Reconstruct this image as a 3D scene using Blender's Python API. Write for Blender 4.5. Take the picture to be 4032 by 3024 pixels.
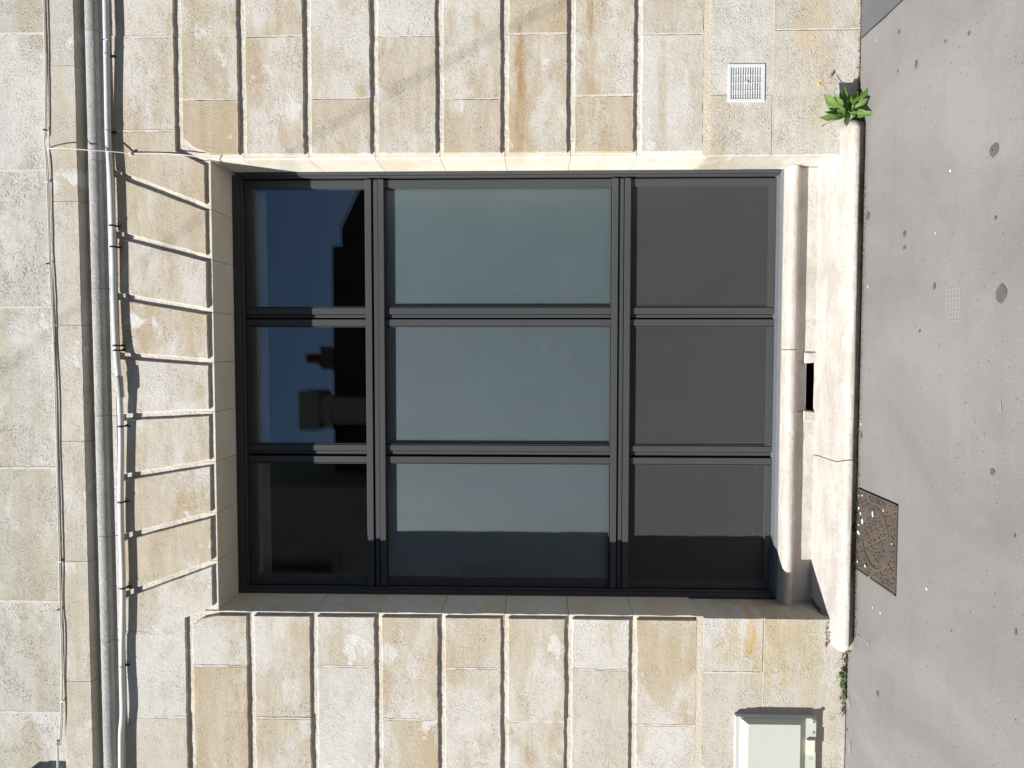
import bpy, math, random
from mathutils import Vector, Matrix, noise as mnoise
random.seed(7)
for o in list(bpy.data.objects):
    bpy.data.objects.remove(o)
S = bpy.context.scene
COL = S.collection
R = math.radians

# ------------------------------------------------------------------ camera
F, CX, CY = 3029.0, 2016.0, 1512.0            # focal length and centre in photograph pixels
YAW, PITCH, ROLL = R(-2.76869), R(1.62421), R(0.11377)
DIST, EYE = 3.95, 1.62
fwd = Vector((math.sin(YAW) * math.cos(PITCH), math.cos(YAW) * math.cos(PITCH), math.sin(PITCH)))
r0 = Vector((math.cos(YAW), -math.sin(YAW), 0)); u0 = r0.cross(fwd)
rgt = r0 * math.cos(ROLL) + u0 * math.sin(ROLL)
upv = -r0 * math.sin(ROLL) + u0 * math.cos(ROLL)
cam = bpy.data.cameras.new('camera'); camo = bpy.data.objects.new('camera', cam); COL.objects.link(camo)
cam.sensor_fit = 'HORIZONTAL'; cam.sensor_width = 36.0; cam.lens = 36.0 * F / 4032
cam.clip_start = 0.05; cam.clip_end = 2000
# the photograph was taken with the phone turned: its right edge looks down
camo.matrix_world = Matrix(((-upv.x, rgt.x, -fwd.x, 0), (-upv.y, rgt.y, -fwd.y, -DIST), (-upv.z, rgt.z, -fwd.z, EYE), (0, 0, 0, 1)))
S.camera = camo
S.render.resolution_x = 1024; S.render.resolution_y = 768

# ------------------------------------------------------------------ light
SUN = Vector((1.03, 1.0, -1.33)).normalized()       # direction the light travels
w = bpy.data.worlds.new('World'); S.world = w; w.use_nodes = True
nt = w.node_tree; nt.nodes.clear()
sky = nt.nodes.new('ShaderNodeTexSky'); sky.sky_type = 'NISHITA'; sky.sun_disc = False
sky.sun_elevation = math.asin(-SUN.z); sky.sun_rotation = math.atan2(-SUN.x, -SUN.y) % (2 * math.pi)
sky.air_density = 1.0; sky.dust_density = 0.15; sky.ozone_density = 5.0
bg = nt.nodes.new('ShaderNodeBackground'); bg.inputs['Strength'].default_value = 0.05
wo = nt.nodes.new('ShaderNodeOutputWorld')
nt.links.new(sky.outputs[0], bg.inputs[0]); nt.links.new(bg.outputs[0], wo.inputs[0])
sl = bpy.data.lights.new('sun', 'SUN'); sl.energy = 5.0; sl.angle = R(0.53); sl.color = (1.0, 0.962, 0.905)
so = bpy.data.objects.new('sun', sl); COL.objects.link(so)
so.rotation_euler = SUN.to_track_quat('-Z', 'Y').to_euler(); so.location = (-6, -6, 8)
S.view_settings.view_transform = 'Standard'; S.view_settings.look = 'None'
S.view_settings.exposure = 0.66; S.view_settings.gamma = 1.0; S.view_settings.use_curve_mapping = False

# ------------------------------------------------------------------ measuring
def ray(x, y):
    return fwd + rgt * ((CY - y) / F) + upv * (-(x - CX) / F)
def at(x, y, Y=0.0):                                  # a point of the photograph on the plane Y
    d = ray(x, y); t = (DIST + Y) / d.y
    return d.x * t, d.z * t + EYE
def gnd(x, y, z=0.0):                                 # a point of the photograph on level z
    d = ray(x, y); t = (z - EYE) / d.z
    return d.x * t, d.y * t - DIST
def at3(x, y, Y): X, Z = at(x, y, Y); return Vector((X, Y, Z))

# ------------------------------------------------------------------ objects
def tag(o, label=None, cat=None, group=None, kind=None):
    for k, v in (('label', label), ('category', cat), ('group', group), ('kind', kind)):
        if v: o[k] = v
    return o
def thing(name, label, cat, loc=(0, 0, 0), group=None):
    o = bpy.data.objects.new(name, None); COL.objects.link(o); o.location = loc; o.empty_display_size = .1
    return tag(o, label, cat, group)
class MB:
    def __init__(s): s.v = []; s.f = []; s.sm = []
    def add(s, vs, fs, smooth=False):
        n = len(s.v); s.v += [tuple(p) for p in vs]
        for f in fs: s.f.append(tuple(i + n for i in f)); s.sm.append(smooth)
        return s
    def box(s, x0, x1, y0, y1, z0, z1, b=0.0):
        if x0 > x1: x0, x1 = x1, x0
        if y0 > y1: y0, y1 = y1, y0
        if z0 > z1: z0, z1 = z1, z0
        if b <= 0:
            vs = [(x, y, z) for z in (z0, z1) for y in (y0, y1) for x in (x0, x1)]
            return s.add(vs, [(0, 2, 3, 1), (4, 5, 7, 6), (0, 1, 5, 4), (2, 6, 7, 3), (0, 4, 6, 2), (1, 3, 7, 5)])
        # front (low Y) edges bevelled
        def rect(y, i): return [(x0 + i, y, z0 + i), (x1 - i, y, z0 + i), (x1 - i, y, z1 - i), (x0 + i, y, z1 - i)]
        vs = rect(y0, b) + rect(y0 + b, 0) + rect(y1, 0)
        fs = [(0, 1, 2, 3)]
        for k in (0, 4):
            for i in range(4):
                j = (i + 1) % 4; fs.append((k + i, k + 4 + i, k + 4 + j, k + j))
        fs.append((11, 10, 9, 8))
        return s.add(vs, fs)
    def extrude_x(s, prof, x0, x1, smooth=False, caps=True):   # profile of (Y, Z), closed
        n = len(prof); vs = [(x0, y, z) for y, z in prof] + [(x1, y, z) for y, z in prof]
        s.add(vs, [(i, (i + 1) % n, n + (i + 1) % n, n + i) for i in range(n)], smooth)
        if caps: s.add(vs[:n], [tuple(range(n - 1, -1, -1))]); s.add(vs[n:], [tuple(range(n))])
        return s
    def tube(s, pts, r, n=8, smooth=True, caps=True):
        pts = [Vector(p) for p in pts]; rings = []; prev = None
        for i, p in enumerate(pts):
            d = (pts[min(i + 1, len(pts) - 1)] - pts[max(i - 1, 0)]).normalized()
            a = prev - d * prev.dot(d) if prev is not None else d.orthogonal()
            a.normalize(); prev = a; b = d.cross(a)
            rr = r[i] if isinstance(r, (list, tuple)) else r
            rings += [p + (a * math.cos(2 * math.pi * k / n) + b * math.sin(2 * math.pi * k / n)) * rr for k in range(n)]
        fs = [(i * n + k, i * n + (k + 1) % n, (i + 1) * n + (k + 1) % n, (i + 1) * n + k) for i in range(len(pts) - 1) for k in range(n)]
        s.add(rings, fs, smooth)
        if caps:
            s.add(rings[:n], [tuple(range(n - 1, -1, -1))]); s.add(rings[-n:], [tuple(range(n))])
        return s
    def disc(s, c, ax, r, n=16, h=0.0, r2=None):       # short cylinder along ax from c
        c = Vector(c); ax = Vector(ax).normalized(); return s.tube([c, c + ax * h], [r, r2 if r2 is not None else r], n, smooth=False)
    def build(s, name, mat, parent=None, fixn=True):
        me = bpy.data.meshes.new(name); me.from_pydata(s.v, [], s.f); me.polygons.foreach_set('use_smooth', s.sm)
        if fixn:
            import bmesh
            bm = bmesh.new(); bm.from_mesh(me); bmesh.ops.recalc_face_normals(bm, faces=bm.faces); bm.to_mesh(me); bm.free()
        if mat: me.materials.append(mat)
        me.update()
        o = bpy.data.objects.new(name, me); COL.objects.link(o)
        if parent is not None:
            o.parent = parent; o.matrix_parent_inverse = Matrix.Translation(-Vector(root_loc(parent)))
        return o
def root_loc(o):
    l = Vector(o.location)
    return l if o.parent is None else Vector((0, 0, 0)) + o.matrix_parent_inverse @ l + root_loc(o.parent)
def smooth_path(pts, sub=6):
    pts = [Vector(p) for p in pts]; out = []
    for i in range(len(pts) - 1):
        p0 = pts[max(i - 1, 0)]; p1 = pts[i]; p2 = pts[i + 1]; p3 = pts[min(i + 2, len(pts) - 1)]
        for k in range(sub):
            t = k / sub
            out.append(0.5 * ((2 * p1) + (p2 - p0) * t + (2 * p0 - 5 * p1 + 4 * p2 - p3) * t * t + (3 * p1 - p0 - 3 * p2 + p3) * t ** 3))
    return out + [pts[-1]]

# ------------------------------------------------------------------ materials
class NT:
    def __init__(s, name):
        s.m = bpy.data.materials.new(name); s.m.use_nodes = True; s.t = s.m.node_tree; s.t.nodes.clear()
        s.out = s.n('ShaderNodeOutputMaterial'); s.tc = s.n('ShaderNodeTexCoord')
    def n(s, t, **kw):
        nd = s.t.nodes.new(t)
        for k, v in kw.items(): setattr(nd, k, v)
        return nd
    def l(s, a, b): s.t.links.new(a, b)
    def val(s, sock, v):
        if hasattr(v, 'is_output') or isinstance(v, bpy.types.NodeSocket): s.l(v, sock)
        else: sock.default_value = v
    def math(s, op, a, b=0.0, clamp=False):
        nd = s.n('ShaderNodeMath', operation=op, use_clamp=clamp); s.val(nd.inputs[0], a); s.val(nd.inputs[1], b); return nd.outputs[0]
    def coords(s, scale=(1, 1, 1), rnd=False, loc=(0, 0, 0), rot=(0, 0, 0)):
        mp = s.n('ShaderNodeMapping'); mp.inputs['Scale'].default_value = scale; mp.inputs['Location'].default_value = loc
        mp.inputs['Rotation'].default_value = rot
        src = s.tc.outputs['Object']
        if rnd:
            oi = s.n('ShaderNodeObjectInfo'); ad = s.n('ShaderNodeVectorMath', operation='ADD'); k = s.math('MULTIPLY', oi.outputs['Random'], 37.0)
            s.l(src, ad.inputs[0]); s.l(k, ad.inputs[1]); src = ad.outputs[0]
        s.l(src, mp.inputs[0]); return mp.outputs[0]
    def noise(s, vec, scale, detail=4, rough=.55, dist=0.0):
        nd = s.n('ShaderNodeTexNoise'); nd.inputs['Scale'].default_value = scale; nd.inputs['Detail'].default_value = detail
        nd.inputs['Roughness'].default_value = rough; nd.inputs['Distortion'].default_value = dist; s.l(vec, nd.inputs['Vector']); return nd.outputs[0]
    def voro(s, vec, scale, feat='F1'):
        nd = s.n('ShaderNodeTexVoronoi', feature=feat); nd.inputs['Scale'].default_value = scale; s.l(vec, nd.inputs['Vector']); return nd
    def ramp(s, fac, *stops):
        nd = s.n('ShaderNodeValToRGB'); cr = nd.color_ramp
        while len(cr.elements) < len(stops): cr.elements.new(.5)
        for e, (p, c) in zip(cr.elements, stops):
            e.position = p; e.color = (c, c, c, 1) if not isinstance(c, tuple) else (*c, 1)
        s.l(fac, nd.inputs[0]); return nd.outputs[0]
    def mix(s, fac, a, b, mode='MIX'):
        nd = s.n('ShaderNodeMix', data_type='RGBA', blend_type=mode); s.val(nd.inputs[0], fac)
        for i, v in ((6, a), (7, b)):
            if isinstance(v, tuple): nd.inputs[i].default_value = (*v, 1)
            else: s.l(v, nd.inputs[i])
        return nd.outputs[2]
    def bump(s, h, dist, strength=1.0, prev=None):
        nd = s.n('ShaderNodeBump'); nd.inputs['Distance'].default_value = dist; nd.inputs['Strength'].default_value = strength; s.l(h, nd.inputs['Height'])
        if prev is not None: s.l(prev, nd.inputs['Normal'])
        return nd.outputs[0]
    def bsdf(s, col, rough=.8, spec=.3, metal=0.0, normal=None, **kw):
        b = s.n('ShaderNodeBsdfPrincipled')
        s.val(b.inputs['Base Color'], (*col, 1) if isinstance(col, tuple) else col)
        s.val(b.inputs['Roughness'], rough); b.inputs['Specular IOR Level'].default_value = spec; b.inputs['Metallic'].default_value = metal
        if normal is not None: s.l(normal, b.inputs['Normal'])
        for k, v in kw.items(): b.inputs[k.replace('_', ' ')].default_value = v
        s.l(b.outputs[0], s.out.inputs[0]); return b
    def spot(s, X, Z, rx, rz, warp):                   # soft-edged mask round a place on the wall
        sx = s.n('ShaderNodeSeparateXYZ'); s.l(s.tc.outputs['Object'], sx.inputs[0])
        a = s.math('DIVIDE', s.math('SUBTRACT', sx.outputs[0], X), rx); b = s.math('DIVIDE', s.math('SUBTRACT', sx.outputs[2], Z), rz)
        d = s.math('ADD', s.math('MULTIPLY', a, a), s.math('MULTIPLY', b, b))
        d = s.math('ADD', d, s.math('MULTIPLY', s.math('SUBTRACT', warp, .5), 4.5))
        return s.ramp(d, (.1, 1.0), (1.0, 0.0))
def plain(name, col, rough=.6, spec=.4, metal=0.0, grain=0.0, gscale=200, var=0.0, vscale=6):
    t = NT(name); v = t.coords(rnd=True); c = col; nrm = None
    if var: c = t.mix(t.noise(v, vscale, 4), tuple(x * (1 - var) for x in col), tuple(min(1, x * (1 + var)) for x in col))
    if grain: nrm = t.bump(t.noise(v, gscale, 2), grain)
    t.bsdf(c, rough, spec, metal, nrm); return t.m

def stone_mat(name, palette, pits=1.0, relief=.0022, stains=(), patches=.72, streak=(1, 1, 1), rot=(0, 0, 0), wash=(.655, .64, .615)):
    t = NT(name)
    v = t.coords(rnd=True); va = t.coords((.55 * streak[0], 1, 3.2 * streak[2]), rnd=True, rot=rot); vf = t.coords((.35, 1, 1.9), rnd=True, rot=rot)
    oi = t.n('ShaderNodeObjectInfo')
    big = t.noise(va, 3.2, 5, .62, .4)
    base = t.mix(t.ramp(big, (.33, 0.0), (.66, 1.0)), palette[0], palette[1])
    base = t.mix(t.math('MULTIPLY', oi.outputs['Random'], .55), base, palette[2])
    # bedding: fine darker streaks along the block
    st = t.noise(vf, 22, 5, .7)
    base = t.mix(t.math('MULTIPLY', t.ramp(st, (.48, 0.0), (.74, 1.0)), .38), base, palette[3])
    # old limewash and filler patches
    tn = t.noise(va, 1.7, 4, .6, .5)
    base = t.mix(t.math('MULTIPLY', t.ramp(tn, (.47, 0.0), (.62, 1.0)), .6), base, tuple(x * f for x, f in zip(palette[0], (.92, .87, .76))))
    pt = t.math('ADD', t.noise(t.coords((.62, 1, 1.35), rnd=True, rot=rot), 3.0, 7, .7, .3), t.math('MULTIPLY', t.math('SUBTRACT', oi.outputs['Random'], .5), .2))
    pm = t.ramp(pt, (.49, 0.0), (.60, 1.0))
    base = t.mix(t.math('MULTIPLY', pm, patches), base, wash)
    fl = t.ramp(t.noise(t.coords((1, 1, 1), rnd=True, loc=(11, 3, 7)), 3.2, 5, .58, .2), (.625, 0.0), (.66, 1.0))
    base = t.mix(t.math('MULTIPLY', fl, .85), base, (.70, .69, .68))
    grain = t.noise(v, 120, 3, .7)
    base = t.mix(t.math('MULTIPLY', t.ramp(grain, (.35, 1.0), (.6, 0.0)), .22), base, tuple(x * .55 for x in palette[1]))
    # open pores: small dark pits, strewn in clouds
    cl = t.ramp(t.noise(v, 8, 4, .65), (.42, 0.15), (.66, 1.0))
    pit = t.math('MULTIPLY', t.ramp(t.noise(t.coords((.6, 1, 1.15), rnd=True, rot=rot), 175, 3, .62), (.56, 0.0), (.68, 1.0)), cl)
    base = t.mix(t.math('MULTIPLY', pit, .36 * pits), base, tuple(x * .42 for x in palette[3]))
    warp = t.noise(t.coords((2.0, 1, 6.0)), 2.4, 5, .65)
    for X, Z, rx, rz, col, k in stains:
        base = t.mix(t.math('MULTIPLY', t.math('MULTIPLY', t.spot(X, Z, rx, rz, warp), t.ramp(t.noise(va, 16, 5, .75), (.3, .2), (.6, 1.0))), k), base, col)
    h = t.math('ADD', t.math('MULTIPLY', t.noise(v, 130, 4, .75), .7), t.math('MULTIPLY', t.noise(v, 11, 5, .62), .9))
    h = t.math('SUBTRACT', h, t.math('MULTIPLY', pit, .6 * pits))
    h = t.math('ADD', h, t.math('MULTIPLY', fl, .18))
    t.bsdf(base, .95, .15, 0, t.bump(h, relief * 1.9)); return t.m

TAN = ((.475, .395, .275), (.565, .515, .43), (.60, .58, .54), (.40, .315, .205))
PALE = ((.52, .475, .40), (.585, .555, .50), (.60, .59, .565), (.43, .365, .27))
GREY = ((.485, .455, .385), (.545, .525, .475), (.57, .56, .535), (.33, .295, .23))
rust = (.36, .22, .09)
M = {}
M['stone'] = stone_mat('limestone', TAN, stains=[(1.30, 1.69, .34, .032, rust, .85), (1.68, 1.34, .2, .02, rust, .8), (1.36, 1.33, .3, .03, (.38, .27, .14), .45),
      (-1.62, 2.38, .07, .05, (.66, .65, .63), .9), (-1.82, 2.9, .1, .05, (.66, .65, .63), .8), (1.27, 2.41, .05, .055, (.68, .67, .67), 1.0), (1.22, 2.02, .06, .06, (.68, .67, .67), .9), (1.5, 1.0, .3, .035, (.4, .29, .16), .45), (1.3, .93, .16, .05, (.42, .33, .2), .4)])
M['stone_pale'] = stone_mat('limestone_pale', PALE, stains=[(1.25, .98, .4, .03, (.42, .31, .17), .5)])
M['stone_grey'] = stone_mat('limestone_grey', GREY, pits=1.5, relief=.0026)
M['voussoir_l'] = stone_mat('limestone_tilted', TAN, rot=(0, R(-22), 0), pits=.8)
M['voussoir_r'] = stone_mat('limestone_leaning', TAN, rot=(0, R(24), 0), pits=.8)
M['plinth'] = stone_mat('rough_render', PALE, pits=1.1, relief=.003, patches=.7,
      stains=[(-1.56, .40, .24, .18, (.50, .42, .25), .9), (-1.52, .27, .22, .15, (.46, .40, .26), .85), (-1.55, .6, .22, .06, (.53, .44, .28), .8), (-1.5, .49, .14, .035, (.52, .37, .16), .9),
              (1.62, .24, .3, .09, (.54, .42, .24), .6), (1.25, .2, .35, .1, (.53, .44, .3), .45), (1.3, .74, .5, .025, (.60, .51, .34), .7)])
M['jamb'] = stone_mat('dressed_jamb', ((.66, .60, .50), (.70, .66, .58), (.69, .66, .6), (.60, .50, .34)), pits=.3, relief=.001, wash=(.7, .67, .6))
M['mortar'] = plain('lime_mortar', (.595, .555, .50), .95, .1, grain=.003, gscale=90, var=.12, vscale=14)
M['joint'] = plain('joint_bed', (.555, .52, .475), .95, .1, grain=.005, gscale=60, var=.28, vscale=14)
M['band_fill'] = plain('ochre_mortar', (.555, .50, .41), .95, .1, grain=.004, gscale=70, var=.15, vscale=8)
def torus_mat():
    t = NT('weathered_torus'); v = t.coords(rnd=True)
    c = t.mix(t.ramp(t.noise(v, 6, 5, .65), (.35, 0.0), (.7, 1.0)), (.38, .38, .365), (.50, .50, .48))
    c = t.mix(t.math('MULTIPLY', t.ramp(t.noise(v, 90, 3), (.5, 0.0), (.62, 1.0)), .4), c, (.27, .265, .25))
    t.bsdf(c, .95, .1, 0, t.bump(t.noise(v, 60, 6, .75), .009)); return t.m
M['torus'] = torus_mat()
def sill_mat():
    t = NT('white_worn_stone'); v = t.coords(rnd=False)
    c = t.mix(t.ramp(t.noise(t.coords((.4, 1, 1)), 9, 7, .72), (.40, 0.0), (.62, 1.0)), (.46, .425, .385), (.585, .555, .52))
    c = t.mix(t.math('MULTIPLY', t.ramp(t.noise(v, 26, 4, .7), (.52, 0.0), (.66, 1.0)), .38), c, (.38, .33, .27))
    c = t.mix(t.math('MULTIPLY', t.ramp(t.noise(v, 150, 2), (.62, 0.0), (.70, 1.0)), .5), c, (.32, .27, .2))
    sx = t.n('ShaderNodeSeparateXYZ'); t.l(t.tc.outputs['Object'], sx.inputs[0])
    # algae along the foot of the step, strongest near the crack
    low = t.ramp(t.math('ADD', sx.outputs[2], t.math('MULTIPLY', t.noise(v, 30, 4), .03)), (.034, 1.0), (.060, 0.0))
    along = t.ramp(t.noise(t.coords((1, 0.1, .1)), 2.2, 3), (.4, .25), (.62, 1.0))
    c = t.mix(t.math('MULTIPLY', t.math('MULTIPLY', low, along), .85), c, (.10, .095, .045))
    t.bsdf(c, .8, .25, 0, t.bump(t.math('ADD', t.noise(v, 60, 5, .7), t.noise(v, 14, 3)), .004)); return t.m
M['sill'] = sill_mat()
def ground_mat(name, a, b, spark=.6):
    t = NT(name); v = t.coords()
    c = t.mix(t.ramp(t.noise(t.coords((1.0, .55, 1), rot=(0, 0, R(28))), 1.5, 5, .6, .6), (.34, 0.0), (.66, 1.0)), a, b)
    c = t.mix(t.math('MULTIPLY', t.ramp(t.noise(t.coords((.5, 2.2, 1)), 3, 5, .7), (.5, 0.0), (.75, 1.0)), .25), c, tuple(x * .78 for x in a))
    g = t.noise(v, 240, 2, .6)
    c = t.mix(t.math('MULTIPLY', t.ramp(g, (.38, 1.0), (.5, 0.0)), .55), c, tuple(x * .55 for x in a))
    vo = t.voro(v, 75); sel = t.ramp(t.noise(v, 55, 1), (.57, 0.0), (.61, 1.0))
    c = t.mix(t.math('MULTIPLY', t.math('MULTIPLY', t.ramp(vo.outputs['Distance'], (.10, 1.0), (.2, 0.0)), sel), spark), c, (.47, .455, .435))
    vd = t.voro(t.coords((1, 1, 1), loc=(3, 5, 0)), 38); sd = t.ramp(t.noise(t.coords(loc=(9, 2, 0)), 31, 1), (.57, 0.0), (.61, 1.0))
    hole = t.math('MULTIPLY', t.ramp(vd.outputs['Distance'], (.08, 1.0), (.17, 0.0)), sd)
    c = t.mix(t.math('MULTIPLY', hole, .7), c, (.06, .055, .05))
    h = t.math('ADD', t.math('MULTIPLY', g, .8), t.math('MULTIPLY', t.noise(v, 90, 3, .7), .5)); h = t.math('SUBTRACT', h, hole)
    t.bsdf(c, .85, .25, 0, t.bump(h, .0015)); return t.m
M['pavement'] = ground_mat('grey_asphalt', (.215, .207, .20), (.29, .282, .274))
M['panel_pave'] = ground_mat('blue_grey_asphalt', (.115, .118, .13), (.155, .158, .168), .35)
M['road'] = ground_mat('road_asphalt', (.06, .06, .06), (.09, .088, .085))
M['gum'] = plain('dark_gum', (.115, .112, .11), .6, .4, grain=.002, gscale=120, var=.25, vscale=40)
M['scuff'] = plain('pale_scuff', (.275, .265, .255), .9, .2)
M['crack'] = plain('crack_dirt', (.03, .027, .022), 1, 0)
M['frame'] = plain('grey_powder_coat', (.062, .0655, .069), .45, .14, grain=.0002, gscale=600, var=.05, vscale=3)
def sheet_mat():
    t = NT('grey_sheet'); v = t.coords(rnd=True)
    c = t.mix(t.noise(v, 1.6, 4), (.041, .0423, .0425), (.052, .0532, .0532))
    c = t.mix(t.math('MULTIPLY', t.ramp(t.noise(t.coords((2.5, 1, .5), rnd=True), 5, 5, .7), (.56, 0.0), (.8, 1.0)), .2), c, (.085, .085, .083))
    vo = t.voro(v, 16); sp = t.math('MULTIPLY', t.ramp(vo.outputs['Distance'], (.035, 1.0), (.06, 0.0)), t.ramp(t.noise(v, 7, 1), (.55, 0.0), (.6, 1.0)))
    t.bsdf(t.mix(t.math('MULTIPLY', sp, .6), c, (.3, .3, .29)), .5, .14, 0, t.bump(t.noise(v, 2.2, 2), .004)); return t.m
M['infill'] = sheet_mat()
M['seal'] = plain('black_gasket', (.012, .012, .012), .6, .3)
M['alu'] = plain('sill_aluminium', (.17, .185, .205), .38, .5, metal=.25, var=.15, vscale=10)
def glass_mat():
    t = NT('clear_glazing'); tr = t.n('ShaderNodeBsdfTransparent'); tr.inputs[0].default_value = (.84, .87, .87, 1)
    gl = t.n('ShaderNodeBsdfGlossy'); gl.inputs['Roughness'].default_value = 0.0; gl.inputs[0].default_value = (1, 1, 1, 1)
    fr = t.n('ShaderNodeFresnel'); ge = t.n('ShaderNodeNewGeometry')   # a thin sheet reflects alike from both sides
    t.l(t.math('ADD', t.math('MULTIPLY', ge.outputs['Backfacing'], 1 / 1.52 - 1.52), 1.52), fr.inputs[0])
    mx = t.n('ShaderNodeMixShader'); t.l(t.math('MULTIPLY', fr.outputs[0], 2.0, True), mx.inputs[0])
    t.l(tr.outputs[0], mx.inputs[1]); t.l(gl.outputs[0], mx.inputs[2]); t.l(mx.outputs[0], t.out.inputs[0]); return t.m
M['glass'] = glass_mat()
def frosted_mat():
    t = NT('frosted_glass'); v = t.coords()
    c = t.mix(t.ramp(t.noise(v, 1.1, 2), (.35, 0.0), (.65, 1.0)), (.140, .182, .202), (.160, .206, .226))
    sm = t.ramp(t.noise(t.coords((1, 1, 2.2), rot=(0, R(35), 0)), 3.4, 6, .7, 1.2), (.62, 0.0), (.78, 1.0))
    c = t.mix(t.math('MULTIPLY', sm, .35), c, (.26, .3, .31))
    vo = t.voro(v, 13); sp = t.math('MULTIPLY', t.ramp(vo.outputs['Distance'], (.03, 1.0), (.055, 0.0)), t.ramp(t.noise(v, 6, 1), (.54, 0.0), (.6, 1.0)))
    c = t.mix(t.math('MULTIPLY', sp, .5), c, (.45, .47, .47))
    b = t.bsdf(c, .45, .9, 0, None, Subsurface_Weight=.8, Subsurface_Scale=.05, IOR=1.75)
    b.inputs['Subsurface Radius'].default_value = (1, 1, 1)
    return t.m
M['frosted'] = frosted_mat()
M['lining'] = plain('pale_lining', (.40, .42, .40), .7, .2)
M['room'] = plain('dark_room', (.05, .05, .05), .9, .1)
M['pvc'] = plain('weathered_pvc', (.60, .62, .63), .5, .35, grain=.001, gscale=60, var=.14, vscale=18)
M['sleeve'] = plain('grey_corrugated', (.42, .44, .45), .5, .3, var=.1)
M['strap'] = plain('black_strap', (.02, .02, .02), .5, .4)
M['cable'] = plain('cream_cable', (.60, .56, .50), .6, .3, var=.12, vscale=20)
M['cable_grey'] = plain('grey_cable', (.47, .44, .395), .6, .3, var=.12, vscale=20)
M['white'] = plain('white_plastic', (.60, .63, .68), .4, .4, var=.03)
M['black'] = plain('painted_dark', (.006, .006, .006), 1, 0)  # black colour stands in for the darkness inside openings
M['cabinet'] = plain('pale_green_grp', (.50, .515, .465), .45, .35, grain=.0003, gscale=300, var=.04, vscale=7)
M['cabinet_case'] = plain('grey_grp', (.50, .515, .51), .5, .3, var=.05)
M['latch'] = plain('cream_plastic', (.66, .645, .52), .45, .3, var=.03)
M['metal'] = plain('dull_metal', (.35, .35, .34), .4, .5, metal=.8)
def iron_mat():
    t = NT('rusty_cast_iron'); v = t.coords()
    c = t.mix(t.ramp(t.noise(v, 7, 5, .65), (.35, 0.0), (.66, 1.0)), (.105, .088, .078), (.15, .118, .09))
    c = t.mix(t.math('MULTIPLY', t.ramp(t.noise(v, 60, 4, .7), (.5, 0.0), (.7, 1.0)), .4), c, (.06, .05, .045))
    t.bsdf(c, .6, .4, .15, t.bump(t.noise(v, 160, 3), .0012)); return t.m
M['iron'] = iron_mat()
M['paint'] = plain('white_paint_drops', (.75, .74, .72), .6, .3)
def leaf_mat(name, a, b):
    t = NT(name); v = t.coords(rnd=True); c = t.mix(t.noise(v, 60, 3), a, b)
    d = t.n('ShaderNodeBsdfPrincipled'); t.l(c, d.inputs['Base Color']); d.inputs['Roughness'].default_value = .5; d.inputs['Specular IOR Level'].default_value = .35
    t.l(t.bump(t.noise(v, 90, 2), .002), d.inputs['Normal'])
    tl = t.n('ShaderNodeBsdfTranslucent'); t.l(t.mix(1.0, c, (1.0, 1.25, .5), 'MULTIPLY'), tl.inputs[0])
    mx = t.n('ShaderNodeMixShader'); mx.inputs[0].default_value = .28; t.l(d.outputs[0], mx.inputs[1]); t.l(tl.outputs[0], mx.inputs[2]); t.l(mx.outputs[0], t.out.inputs[0]); return t.m
M['leaf'] = leaf_mat('green_leaf', (.07, .15, .028), (.15, .255, .055))
M['midrib'] = plain('pale_midrib', (.26, .34, .15), .5, .3)
M['stem'] = plain('stem', (.16, .17, .06), .6, .3)
M['petal'] = plain('yellow_petal', (.75, .52, .03), .6, .2)
M['weed'] = leaf_mat('weed_leaf', (.06, .12, .03), (.14, .2, .07))
M['soil'] = plain('soil_crumbs', (.13, .085, .05), 1, .1, var=.5, vscale=60)
M['moss'] = plain('moss', (.075, .08, .035), 1, .1, grain=.004, gscale=150, var=.4, vscale=40)
M['opp_stone'] = plain('opposite_stone', (.30, .27, .215), .95, .1, grain=.003, gscale=20, var=.25, vscale=1.5)
M['chimney'] = plain('chimney_stone', (.40, .36, .29), .95, .1, grain=.003, gscale=20, var=.3, vscale=3)
M['opp_dark'] = plain('opposite_dark_stone', (.17, .155, .12), .95, .1, var=.3, vscale=1.2)  # darker tone of the opposite stone, varied at random
M['tile'] = plain('old_roof_tile', (.10, .06, .045), .9, .15, var=.35, vscale=3)
M['pot'] = plain('terracotta', (.17, .075, .05), .85, .2)
M['opp_frame'] = plain('grey_joinery', (.17, .16, .13), .5, .3)
M['opp_glass'] = plain('dark_window', (.06, .058, .05), .3, .2)

# ------------------------------------------------------------------ ground
g = MB().box(-70, 70, -3.2, 0.6, -.2, 0.0).build('pavement', M['pavement']); tag(g, kind='structure')
g = MB().box(-70, 70, -3.36, -3.203, -.3, 0.004, .01).build('kerb', M['mortar']); tag(g, kind='structure')
g = MB().add([(-400, -400, -.12), (400, -400, -.12), (400, 400, -.12), (-400, 400, -.12)], [(0, 1, 2, 3)]).build('road', M['road']); tag(g, kind='structure')
pan = MB()
n = 26; edge = [(1.525 + .006 * mnoise.noise((i * .7, 3, 0)) - .02 * (i / n), -.02 - 3.1 * i / n) for i in range(n + 1)]
vs = []
for x, y in edge: vs += [(x, y, .004), (6.5, y, .004)]
pan.add(vs, [(2 * i, 2 * i + 2, 2 * i + 3, 2 * i + 1) for i in range(n)])
pan = tag(pan.build('pavement_patch', M['panel_pave']), kind='structure')
cr = MB(); vs = []
for i, (x, y) in enumerate(edge):
    wv = .004 + .003 * mnoise.noise((i * 1.3, 8, 0)); vs += [(x - wv, y, .005), (x + wv * .6, y, .005)]
cr.add(vs, [(2 * i, 2 * i + 1, 2 * i + 3, 2 * i + 2) for i in range(n)]); cr.build('crack', M['crack'], pan)
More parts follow.
